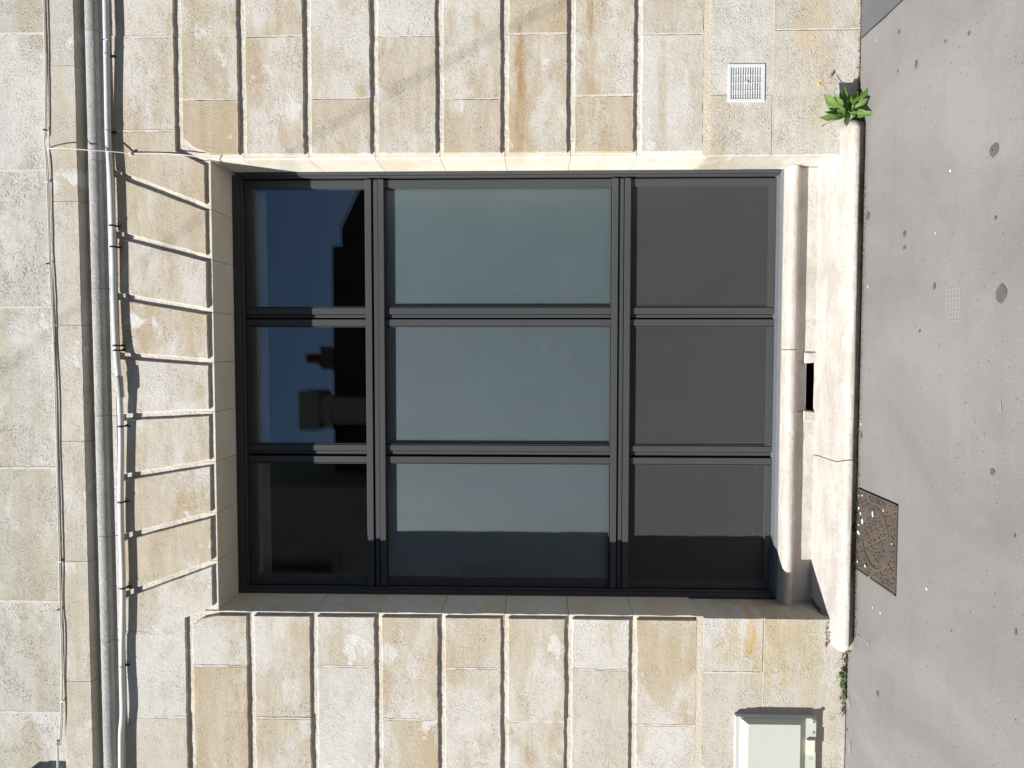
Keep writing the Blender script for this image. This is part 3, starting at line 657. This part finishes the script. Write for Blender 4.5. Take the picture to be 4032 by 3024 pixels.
prof = [(.25, .107), (.15, .101), (.05, .094), (-.03, .087), (-.065, .083), (-.082, .079)] + [(-.092 - .026 * math.sin(R(a)), .051 + .026 * math.cos(R(a))) for a in range(10, 121, 12)] + [(-.106, .034), (-.092, .032), (-.078, .028), (-.075, .015), (-.075, -.02)]
def crackx(y):
    pts = [(-.13, -.556), (-.09, -.566), (-.04, -.580), (.02, -.582), (.12, -.577), (.26, -.584)]
    for (a, xa), (b, xb) in zip(pts, pts[1:]):
        if a <= y <= b: return xa + (xb - xa) * (y - a) / (b - a)
    return pts[0][1] if y < 0 else pts[-1][1]
def slab(x0, x1, left_end, right_end, seed):
    n = int((x1 - x0) / .025); P = len(prof); vs = []; RR = .06
    ts = [i / n for i in range(n + 1)]
    if left_end: ts = [(RR / (x1 - x0)) * (1 - math.cos(R(a))) for a in range(0, 90, 9)] + [t for t in ts if t > RR / (x1 - x0)]
    if right_end: ts = [t for t in ts if t < 1 - RR / (x1 - x0)] + [1 - (RR / (x1 - x0)) * (1 - math.sin(R(90 - a))) if False else 1 - (RR / (x1 - x0)) * (1 - math.cos(R(90 - a))) for a in range(9, 91, 9)]
    for t in ts:
        x = x0 + (x1 - x0) * t; f = 1.0
        for endx, on in ((x0, left_end), (x1, right_end)):
            if on:
                d = abs(x - endx)
                if d < RR: f = math.sqrt(max(0.0, 1 - ((RR - d) / RR) ** 2))
        for q, (y, z) in enumerate(prof):
            yy = y if y > -.03 else -.03 + (y + .03) * (.15 + .85 * f); zz = z
            if f < 1: zz = .050 + (z - .050) * (.15 + .85 * f ** .8)
            xx = x
            if not left_end: xx += (crackx(yy) + .0024 - x0) * (1 - t) ** 4
            if not right_end: xx += (crackx(yy) - .0024 - x1) * t ** 4
            s_ = .0022; vs.append((xx, yy + s_ * (mnoise.noise((x * 8, q * .5, seed)) + .5 * mnoise.noise((x * 36, q * .8, seed))), zz + s_ * .7 * mnoise.noise((x * 9, q * .6, seed + 3))))
    N = len(ts); m = MB(); m.add(vs, [(i * P + q, i * P + q + 1, (i + 1) * P + q + 1, (i + 1) * P + q) for i in range(N - 1) for q in range(P - 1)], True)
    m.add(vs[:P], [tuple(range(P))]); m.add(vs[-P:], [tuple(range(P))]); return m.build('step_stone', M['sill'], step)
slab(-.578, XE1, False, True, 2); slab(XE0, -.578, True, False, 9)
bars('step_bed', [(-1.49, 1.06, -.07, .25, -.02, .05)], 'mortar', step, .004)
# moss, earth and crumbs in the joint between step, wall and pavement
def crumbs(name, pts, n, size, mat, label=None, spread=(.02, .012, .006)):
    m = MB()
    for _ in range(n):
        a = random.randrange(len(pts) - 1); t = random.random(); p = Vector(pts[a]).lerp(Vector(pts[a + 1]), t)
        p += Vector((random.gauss(0, spread[0]), random.gauss(0, spread[1]), abs(random.gauss(0, spread[2])))); s_ = size * random.uniform(.4, 1.4)
        q = [p + Vector((random.uniform(-1, 1), random.uniform(-1, 1), random.uniform(-.4, 1))) * s_ for _ in range(4)]
        m.add(q, [(0, 1, 2), (0, 2, 3), (0, 3, 1), (1, 3, 2)])
    o = m.build(name, mat); tag(o, kind='stuff'); return o
crumbs('soil', [(-1.56, -.02, .004), (-1.75, -.008, .006), (-1.9, -.006, .004)], 420, .006, M['soil'], spread=(.012, .006, .012))
crumbs('soil', [(-1.55, -.012, .105), (-1.42, -.006, .106), (-1.39, .1, .107), (-1.37, .22, .107)], 260, .005, M['soil'], spread=(.006, .006, .003))
crumbs('moss', [(-1.45, -.108, .006), (-.6, -.106, .006), (1.05, -.104, .005)], 1500, .0035, M['moss'], spread=(.03, .006, .003))
crumbs('soil', [(1.12, -.03, .005), (1.2, -.012, .006), (1.55, -.006, .003)], 260, .004, M['soil'], spread=(.02, .006, .006))
crumbs('grit', [(1.15, -.02, .03), (1.12, -.04, .02), (1.10, -.06, .02)], 200, .006, M['soil'], spread=(.02, .01, .01))
# dirty open joint where the pavement meets step and wall
m = MB(); 
for a, b, y in ((-1.47, 1.04, -.074), (1.12, 3.6, 0), (-3.6, -1.57, 0)):
    n = int((b - a) / .03); vs = []
    for i in range(n + 1):
        x = a + (b - a) * i / n; q = .009 + .006 * mnoise.noise((x * 17, 1, 2)) + .004 * mnoise.noise((x * 60, 5, 2)); vs += [(x, y + .004, .0022), (x, y - q, .0022)]
    m.add(vs, [(2 * i, 2 * i + 1, 2 * i + 3, 2 * i + 2) for i in range(n)])
m.build('dirt_joint', plain('joint_dirt', (.085, .07, .052), 1, .1, grain=.004, gscale=120, var=.5, vscale=50), pav, fixn=False)
crumbs('soil', [(1.6, -.008, .004), (2.2, -.006, .004)], 160, .005, M['soil'], spread=(.05, .005, .005))
# leaf litter crumb by the crack
MB().add([(-.43, -.112, .003), (-.455, -.12, .004), (-.45, -.135, .012), (-.425, -.128, .01)], [(0, 1, 2, 3)]).build('dry_leaf', M['pot'])
tag(bpy.data.objects['dry_leaf'], 'small dry orange leaf lying at the foot of the doorstep', 'leaf')

# ------------------------------------------------------------------ air vent
vx0, vz1 = at(2865, 401); vx1, vz0 = at(3012, 252)
vent = thing('air_vent', 'white plastic square louvred vent set in the rough plinth', 'vent', (vx0, 0, vz0))
bw = .0138
m = MB(); yv = -.006
for q in ((vx0, vx1, vz1 - bw, vz1), (vx0, vx1, vz0, vz0 + bw), (vx0, vx0 + bw, vz0 + bw, vz1 - bw), (vx1 - bw, vx1, vz0 + bw, vz1 - bw)): m.box(q[0], q[1], yv, .0045, q[2], q[3], .001)
m.build('vent_frame', M['white'], vent)
ih = vz1 - vz0 - 2 * bw
for i in range(13):
    zt = vz1 - bw - ih * (i + .5) / 13; m = MB()
    m.extrude_x([(yv + .001, zt - ih * .026), (yv + .001, zt - ih * .020), (.0035, zt - ih * .010), (.0035, zt - ih * .015)], vx0 + bw, vx1 - bw); m.build('slat', M['white'], vent)
for i in range(3):
    x = vx0 + bw + (vx1 - vx0 - 2 * bw) * (i + 1) / 4; MB().box(x - .0012, x + .0012, yv + .002, .003, vz0 + bw, vz1 - bw).build('rib', M['white'], vent)
MB().disc(((vx0 + vx1) / 2, .002, (vz0 + vz1) / 2), (0, -1, 0), .0068, 16, .0105).build('screw_cap', M['white'], vent)
MB().box(vx0 + .004, vx1 - .004, .0005, .0042, vz0 + .004, vz1 - .004).build('duct_dark', M['black'], vent)  # black sheet close behind the slats, painted for the dark of the duct

# ------------------------------------------------------------------ meter cabinet (left end runs out of the picture)
cx1, ct = at(2896, 2821, -.03); cbt = at(3214, 2821, -.03)[1]; cx0 = cx1 - .40; yc = -.032
cabn = thing('meter_cabinet', 'pale grey-green utility cabinet with a raised door, low on the wall near the pavement', 'cabinet', (cx1, 0, cbt))
MB().box(cx0, cx1 + .002, yc + .004, .01, cbt + .002, ct, .003).build('case', M['cabinet_case'], cabn)
dt = at(2914, 2822, yc)[1]; db = cbt
MB().box(cx0 + .01, cx1 - .001, yc - .003, yc + .003, db, dt, .0015).build('door_flange', M['cabinet'], cabn)
ix1 = at(2860 + 480 / 5.53, 2760 + 515 / 5.53, -.065)[0]; it = at(2860 + 480 / 5.53, 2860, -.065)[1]; ib = at(2860 + 1620 / 5.53, 2860, -.065)[1]
ox1 = cx1 - .006; ot = dt - .001; ob = at(3171, 2830, yc)[1]; ix0 = cx0 + .045; ox0 = cx0 + .016
yf, yb = -.062, yc - .0032
vs = [(ox0, yb, ob), (ox1, yb, ob), (ox1, yb, ot), (ox0, yb, ot), (ix0, yf, ib), (ix1, yf, ib), (ix1, yf, it), (ix0, yf, it)]
MB().add(vs, [(0, 1, 5, 4), (1, 2, 6, 5), (2, 3, 7, 6), (3, 0, 4, 7), (4, 5, 6, 7)]).build('door_panel', M['cabinet'], cabn)
def cz(zx, zy, Y): return at3(2860 + zx / 5.53, 2760 + zy / 5.53, Y)
p = cz(1893, 432, yb); MB().disc(p, (0, -1, 0), .0105, 18, .012).build('lock_ring', M['cabinet'], cabn)
MB().disc(p + Vector((0, -.0122, 0)), (0, -1, 0), .0068, 14, .0012).build('lock_core', M['metal'], cabn)
a, b = cz(1755, 850, yb - .012), cz(1930, 1165, yb - .012); MB().box(b.x, a.x, yb - .013, yb, b.z, a.z, .002).build('latch', M['latch'], cabn)
p = cz(1890, 700, yb); m = MB(); m.tube([p + Vector(q) for q in ((.006, -.002, -.006), (-.006, -.004, -.002), (.003, -.004, .008), (.006, -.002, -.006))], .0012, 6); m.build('seal_wire', M['metal'], cabn)
p = cz(1840, 1250, yb); m = MB()
for q in ((-.006, -.0045, -.009, .009), (-.006, .006, -.009, -.0075), (-.006, .004, -.001, .0005), (-.006, .006, .0075, .009), (.004, .0055, .0005, .0075)): m.box(p.x + q[0], p.x + q[1], yb - .001, yb, p.z + q[2], p.z + q[3])
m.build('embossed_mark', M['cabinet'], cabn)

# ------------------------------------------------------------------ manhole cover
mh = thing('manhole_cover', 'square brown cast iron chamber cover with round lid beside the doorstep', 'manhole cover', (-.908, -.3, 0))
mx0, mx1, my0, my1 = -1.108, -.703, -.512, -.098; mc = (-.905, -.297); mr = .148
gap = MB().box(mx0 - .006, mx1 + .006, my0 - .005, my1, -.01, .0012); gap.build('seat_gap', M['crack'], mh)
def ring(c, ra, rb, z0, z1, n=48):
    m = MB(); vs = []
    for i in range(n):
        a = 2 * math.pi * i / n; cs, sn = math.cos(a), math.sin(a); vs += [(c[0] + rr * cs, c[1] + rr * sn, z) for rr, z in ((ra, z0), (ra, z1), (rb, z1), (rb, z0))]
    m.add(vs, [(i * 4 + q, i * 4 + (q + 1) % 4, ((i + 1) % n) * 4 + (q + 1) % 4, ((i + 1) % n) * 4 + q) for i in range(n) for q in range(4)]); return m
# square frame with a round hole
m = MB(); n = 64; vs = []
for i in range(n):
    a = 2 * math.pi * (i + .5) / n; cs, sn = math.cos(a), math.sin(a); tt = min(((mx1 if cs > 0 else mx0) - mc[0]) / cs if abs(cs) > 1e-6 else 9, ((my1 if sn > 0 else my0) - mc[1]) / sn if abs(sn) > 1e-6 else 9)
    vs += [(mc[0] + mr * cs, mc[1] + mr * sn, .003), (mc[0] + tt * cs, mc[1] + tt * sn, .003)]
m.add(vs, [(2 * i, 2 * i + 1, (2 * i + 3) % (2 * n), (2 * i + 2) % (2 * n)) for i in range(n)])
m.build('frame_plate', M['iron'], mh)
ring(mc, mr - .006, mr + .004, 0.0, .006).build('rim', M['iron'], mh); ring(mc, mr - .014, mr - .009, 0.0, .005).build('rim', M['iron'], mh)
MB().disc((mc[0], mc[1], -.004), (0, 0, 1), mr - .016, 40, .0065).build('lid', M['iron'], mh)
ring(mc, mr - .016, mr - .006, -.002, .0018).build('seat_gap', M['crack'], mh)
m = MB(); random.seed(12)
def bar2(x, y, ang, L, wd, z0, z1):
    c, s_ = math.cos(ang), math.sin(ang); vs = []
    for z in (z0, z1):
        for u, v_ in ((-L, -wd), (L, -wd), (L, wd), (-L, wd)): vs.append((x + u * c - v_ * s_, y + u * s_ + v_ * c, z))
    m.add(vs, [(3, 2, 1, 0), (4, 5, 6, 7), (0, 1, 5, 4), (1, 2, 6, 5), (2, 3, 7, 6), (3, 0, 4, 7)])
for i in range(16):
    for j in range(16):
        px = mx0 + .02 + (mx1 - mx0 - .04) * (i + (.5 if j % 2 else 0)) / 15; py = my0 + .018 + (my1 - my0 - .036) * j / 15; d = math.hypot(px - mc[0], py - mc[1])
        if not (mx0 + .012 < px < mx1 - .012 and my0 + .012 < py < my1 - .012) or mr - .028 < d < mr + .014 or d < .028: continue
        if px > mx1 - .045 and -.42 < py < -.2: continue
        a = (0, R(120), R(240))[(i + j * 2) % 3]; z = .0028 if d > mr else .0022
        bar2(px, py, a, .0085, .0022, z, z + .0042); 
        if (i + j) % 2: bar2(px + .009 * math.cos(a + R(60)), py + .009 * math.sin(a + R(60)), a + R(60), .006, .0022, z, z + .004)
tr = m.build('tread_pattern', M['iron'], mh); tag(tr, kind='stuff')
ring(mc, .010, .022, .002, .005, 24).build('key_boss', M['iron'], mh); MB().disc((mc[0] - .008, mc[1] - .004, .002), (0, 0, 1), .006, 12, .0032).build('key_hole_dark', M['black'], mh)  # the key hole is a black disc standing in for its dark depth
for sg in ((mx0, mx0 + .004, my0, my1), (mx1 - .004, mx1, my0, my1), (mx0, mx1, my0, my0 + .004), (mx0, mx1, my1 - .004, my1)): MB().box(*sg, .001, .0062).build('edge_rib', M['iron'], mh)
def lettering(txt, size, loc, rz, mat, parent, name, ex=.001, rx=0):
    cu = bpy.data.curves.new(name, 'FONT'); cu.body = txt; cu.size = size; cu.extrude = ex; cu.align_x = 'CENTER'; cu.align_y = 'CENTER'
    o = bpy.data.objects.new('tmp_text', cu); COL.objects.link(o); dg = bpy.context.evaluated_depsgraph_get(); me = bpy.data.meshes.new_from_object(o.evaluated_get(dg)); bpy.data.objects.remove(o)
    me.materials.clear(); me.materials.append(mat); me.transform(Matrix.Translation(loc) @ Matrix.Rotation(rz, 4, 'Z') @ Matrix.Rotation(rx, 4, 'X'))
    q = bpy.data.objects.new(name, me); COL.objects.link(q); q.parent = parent; q.matrix_parent_inverse = Matrix.Translation(-Vector(root_loc(parent))); return q
lettering('NODESSON', .034, (mx1 - .026, -.31, .0042), R(-90), M['iron'], mh, 'raised_lettering', .0018)
ring((mx0 + .03, -.43), .007, .011, .002, .006, 20).build('cast_mark', M['iron'], mh)
for zx, zy, rx, ry in ((368, 450, 11, 48), (220, 550, 12, 40), (195, 440, 9, 25), (165, 710, 20, 26), (520, 400, 6, 22), (260, 1185, 10, 20), (220, 185, 9, 12), (172, 365, 9, 22), (640, 872, 8, 12), (320, 1345, 6, 10), (150, 1120, 8, 20), (170, 600, 8, 16), (115, 725, 12, 12), (170, 185, 6, 12), (125, 370, 6, 16)):
    sc_ = 3.6045; blotch(3340 + zx / sc_, 1900 + zy / sc_, rx / sc_, ry / sc_, 'paint_drop', M['paint'], mh, z=.0078, seed=zx * .1)

# ------------------------------------------------------------------ plants
random.seed(5)
def leaf(parent, root, tip, wd, face, bend, mat, wav=.2, rib=True, name='leaf'):
    root = Vector(root); tip = Vector(tip); ax = tip - root; L = ax.length; axn = ax.normalized()
    nn = (Vector(face) - axn * Vector(face).dot(axn)).normalized(); sd = axn.cross(nn); ns = 11; vs = []; mid = []
    ph = random.uniform(0, 9)
    for i in range(ns + 1):
        t = i / ns; c = root + ax * t + nn * (bend * L * 4 * t * (1 - t)) - Vector((0, 0, .06 * L * t ** 3))
        prof_ = max(.10, math.sin(math.pi * min(1, max(0, (t - .12)) / .88) ** 1.35) ** .7) if t < .995 else .05
        if t < .2: prof_ = .13
        h = wd * .5 * prof_ * (1 + wav * math.sin(t * 19 + ph)); h2 = wd * .5 * prof_ * (1 + wav * math.sin(t * 17 + ph + 2)); mid.append(c + nn * .0006)
        vs += [c - sd * h + nn * h * .28 + nn * wav * .012 * math.sin(t * 21 + ph), c - sd * h * .5 + nn * h * .1, c, c + sd * h2 * .5 + nn * h2 * .1, c + sd * h2 + nn * h2 * .28 + nn * wav * .012 * math.sin(t * 23 + ph)]
    m = MB(); m.add(vs, [(i * 5 + q, i * 5 + q + 1, (i + 1) * 5 + q + 1, (i + 1) * 5 + q) for i in range(ns) for q in range(4)], True)
    o = m.build(name, mat, parent, fixn=False)
    if rib: MB().tube(mid[:-1], [.0013 * (1 - .7 * i / ns) for i in range(ns)], 5).build('midrib', M['midrib'], o)
    return o
def pz(zx, zy, Y): return at3(3200 + zx / 5.925, 240 + zy / 5.925, Y)
base = pz(860, 1240, -.06)
pl = thing('wild_plant', 'leafy green weed with one yellow flower growing at the foot of the wall', 'plant', base)
fc = Vector((-.35, -.75, .5))
for zx, zy, Y, wd, bd in ((215, 770, -.075, .030, .10), (475, 762, -.10, .024, .08), (705, 592, -.07, .017, .05), (1310, 605, -.10, .032, .10), (1265, 865, -.14, .024, .12), (1385, 1225, -.15, .026, .10),
        (95, 1315, -.10, .026, .08), (750, 1525, -.15, .022, .12), (430, 1385, -.13, .014, .1), (620, 1120, -.12, .014, .12), (1010, 960, -.10, .016, .12), (1090, 1120, -.15, .015, .12), (380, 1190, -.08, .016, .1),
        (930, 1010, -.12, .013, .1), (1150, 1180, -.13, .014, .1), (640, 1290, -.14, .013, .12), (560, 960, -.08, .016, .1), (1180, 760, -.06, .018, .08), (300, 1040, -.05, .016, .1), (980, 1180, -.16, .015, .1), (700, 1180, -.15, .016, .1), (520, 1130, -.12, .017, .1), (1230, 1010, -.10, .018, .1), (600, 720, -.05, .02, .06), (900, 820, -.07, .016, .1), (240, 1180, -.07, .018, .1), (1060, 820, -.08, .022, .08), (820, 1010, -.05, .015, .08), (1020, 700, -.04, .024, .06), (780, 760, -.045, .024, .06)):
    wd *= random.uniform(1.0, 1.5)
    leaf(pl, base + Vector((random.uniform(-.006, .006), random.uniform(-.004, .004), random.uniform(-.004, .004))), pz(zx, zy, Y), wd, fc + Vector((random.uniform(-.25, .25), 0, random.uniform(-.25, .25))), bd, M['leaf'], rib=wd > .02)
st = [base, pz(560, 950, -.075), pz(350, 740, -.072), pz(240, 535, -.068)]
MB().tube(smooth_path(st, 5), .0013, 5).build('flower_stem', M['stem'], pl)
fh = pz(190, 510, -.066); ro = MB().disc(fh, (-.4, -.4, .8), .004, 8, .006, .006).build('flower_head', M['stem'], pl)
for q in range(14):
    a = q * 2.4; d = Vector((math.cos(a), math.sin(a) * .6, .5 + .3 * math.sin(a * 2))).normalized(); MB().add([fh, fh + d * .008 + Vector((0, 0, .002)), fh + d * .019 + Vector((.001, 0, .001)), fh + d * .011 - Vector((.003, .001, 0))], [(0, 1, 2, 3)]).build('petal', M['petal'], ro, fixn=False)
MB().tube(smooth_path([base, pz(620, 1345, -.13), pz(430, 1410, -.15), pz(250, 1500, -.16)], 4), .0012, 5).build('flower_stem', M['stem'], pl)
MB().tube([pz(262, 1494, -.16), pz(240, 1506, -.16), pz(206, 1522, -.16)], [.002, .0042, .001], 7).build('flower_bud', M['stem'], pl)
def weed(cx, cy, z, n, spread, size, label):
    X, Y = gnd(cx, cy, z); Y = min(Y, -.012) if abs(X + .9) > .66 else Y; m = MB()
    for _ in range(n):
        c = Vector((X + random.uniform(-1, 1) * spread[0], Y + random.uniform(-1, 1) * spread[1], z + random.uniform(0, 1) * spread[2])); s_ = size * random.uniform(.5, 1.2)
        nn = Vector((random.uniform(-.6, .4), random.uniform(-1, -.2), random.uniform(.3, 1))).normalized(); a = nn.orthogonal().normalized(); b = nn.cross(a)
        m.add([c] + [c + (a * math.cos(q * math.pi / 4) * 1.25 + b * math.sin(q * math.pi / 4) * .8) * s_ + nn * .002 * math.sin(q) for q in range(8)], [(0, q + 1, (q + 1) % 8 + 1) for q in range(8)], True)
    return tag(m.build('small_weed', M['weed'], fixn=False), label, 'weed', 'small weeds in the paving joint')
weed(3316, 2660, .012, 44, (.05, .008, .024), .0085, 'low green weed in the wall joint left of the doorstep end')
weed(3318, 2722, .006, 22, (.03, .006, .014), .006, 'sparse grey-green weed in the wall joint nearest the utility cabinet')
weed(3366, 2080, .008, 22, (.016, .006, .016), .006, 'tiny green weed between the doorstep and the iron cover')
weed(3346, 2560, .006, 10, (.012, .008, .01), .006, 'tiny weed under the rounded left end of the doorstep')

# ------------------------------------------------------------------ houses across the street (seen reflected in the upper panes)
def rf(dx, dy, Yb): s_ = 4032 / 2212; return at(dx * s_, dy * s_, 2 * (YP + .001) - Yb)
def house(name, label, x0, x1, yfront, depth, eave, ridge, mat, wins, doors=(), hip=0.0):
    h = thing(name, label, 'house', ((x0 + x1) / 2, yfront, -.1)); yb = yfront - depth; ym = yfront - depth / 2
    m = MB(); m.box(x0, x1, yb, yfront, -.12, eave)
    m.add([(x0, yfront, eave), (x0, yb, eave), (x0, ym, ridge), (x1, yfront, eave), (x1, yb, eave), (x1, ym, ridge)], [(0, 1, 2), (3, 5, 4)] if not hip else [(0, 1, 2)]); m.build('wall', M[mat], h)
    e = .25; sl2 = (ridge - eave) / (depth / 2); z0 = eave - e * sl2 + .02; xr = x1 - hip; m = MB()
    vs = [(x0, yfront + e, z0), (x1 + .02, yfront + e, z0), (xr, ym, ridge + .02), (x0, ym, ridge + .02), (x0, yb - e, z0), (x1 + .02, yb - e, z0)]
    vs += [(x, y, z + .1) for x, y, z in vs]
    m.add(vs, [(0, 1, 2, 3), (3, 2, 5, 4), (1, 5, 2), (6, 9, 8, 7), (9, 10, 11, 8), (7, 8, 11), (0, 6, 7, 1), (4, 5, 11, 10), (1, 7, 11, 5), (0, 3, 9, 6), (3, 4, 10, 9)])
    rf_ = m.build('roof', M['tile'], h)
    for x, z, ww, hh in wins:
        f = MB()
        for q in ((x - ww / 2, x + ww / 2, z + hh - .07, z + hh), (x - ww / 2, x + ww / 2, z, z + .07), (x - ww / 2, x - ww / 2 + .07, z + .07, z + hh - .07), (x + ww / 2 - .07, x + ww / 2, z + .07, z + hh - .07), (x - .04, x + .04, z + .07, z + hh - .07)): f.box(q[0], q[1], yfront - .1, yfront + .03, q[2], q[3])
        fo = f.build('window', M['opp_frame'], h); MB().box(x - ww / 2 + .06, x + ww / 2 - .06, yfront - .12, yfront + .008, z + .06, z + hh - .06).build('pane', M['opp_glass'], fo)
        MB().box(x - ww / 2 - .1, x + ww / 2 + .1, yfront, yfront + .1, z - .12, z - .002).build('window_sill', M['opp_stone'], fo)
    for x, ww, hh in doors: MB().box(x - ww / 2, x + ww / 2, yfront - .1, yfront + .02, -.1, hh).build('door', M['opp_dark'], h)
    return h, rf_
YF = -9.0
ridgeZ = rf(722, 750, YF - 1.9)[1]; xr_ = rf(715, 535, YF - 1.9)[0]; xl_ = rf(600, 985, YF - 4.05)[0]
low, lroof = house('low_house', 'low stone house with tiled roof and two chimneys across the street', xl_ + .01, xr_, YF, 3.8, 2.95, ridgeZ - .12, 'opp_dark', [(-.6, 1.1, 1.0, 1.4), (1.0, 1.1, 1.0, 1.4)], [(.2, .9, 2.2)])
YC = YF - 1.2
def ch(dx0, dx1, y0, y1, mat, parent, name, dep=.7):
    xa, za = rf(dx0, y1, YC); xb, zb = rf(dx1, y0, YC); return MB().box(xa, xb, YC - dep, YC, za, zb, .02).build(name, M[mat], parent)
c1 = MB(); xa, z0c = rf(800, 918, YC); xb, z1c = rf(650, 862, YC); c1.box(xa, xb, YC - .7, YC, 3.8, z1c - .01)
c1 = c1.build('chimney', M['chimney'], lroof)
ca, cb_ = rf(650, 931, YC), rf(692, 848, YC); MB().box(ca[0], cb_[0], YC - .85, YC + .08, cb_[1], ca[1], .03).build('chimney_cap', M['chimney'], low)
ca, cb_ = rf(706, 926, YC), rf(722, 856, YC); MB().box(ca[0], cb_[0], YC - .8, YC + .05, cb_[1], ca[1], .03).build('chimney_band', M['chimney'], low)
xa, zt_ = rf(694, 800, YC - .7); xb, _ = rf(694, 750, YC - .7); MB().box(xa, xb, YC - 1.4, YC - .7, 4.6, zt_, .05).build('chimney', M['opp_dark'], low)
xp, zp = rf(665, 777, YC - 1.0); MB().tube([(xp, YC - 1.0, zt_ - .05), (xp, YC - 1.0, zp)], [.13, .1], 12).build('chimney_pot', M['pot'], low)
tz = 7.9
house('tall_house', 'tall stone house with grey framed windows across the street', -9.5, xl_, YF, 6.0, tz, tz + .7, 'opp_stone', [(-4.35, 5.2, 1.0, 1.7), (-6.6, 5.2, 1.0, 1.7), (-8.4, 5.2, 1.0, 1.7), (-4.35, 1.2, 1.0, 1.8), (-6.6, 1.2, 1.0, 1.8)], [(-8.4, 1.0, 2.3)])
ez = rf(790, 405, YF - 1.9)[1]
house('side_house', 'lower house with sloping tiled roof beside the low stone house across the street', xr_ + .01, xr_ + 5.0, YF, 3.8, 2.7, rf(742, 530, YF - 1.9)[1] - .1, 'opp_dark', [(xr_ + 1.5, 1.2, 1.0, 1.2), (xr_ + 3.5, 1.2, 1.0, 1.2)], [(xr_ + 2.5, .9, 2.1)], hip=4.6)
house('far_house', 'plain low house at the right end of the row across the street', xr_ + 5.02, xr_ + 12, YF, 3.8, 3.2, 4.2, 'opp_dark', [(xr_ + 7, 1.2, 1.0, 1.4), (xr_ + 10, 1.2, 1.0, 1.4)], [(xr_ + 8.5, .9, 2.1)])
# overhead line: its soft shadow crosses the wall
oc = MB(); pts = []
for i, (dx, dy) in enumerate(((1250, -10), (1080, 70), (936, 150), (836, 203), (690, 290), (560, 385), (420, 480), (300, 572), (160, 680), (30, 782), (-150, 920))):
    s_ = 4032 / 2212; X, Z = at(dx * s_, dy * s_, 0); pts.append(Vector((X, 0, Z)) - SUN * (7.0 + .05 * i))
oc.tube(smooth_path(pts, 4), .0045, 6); tag(oc.build('overhead_cable', M['strap']), 'thin black overhead cable crossing high above the pavement', 'cable')
S.render.engine = 'CYCLES'
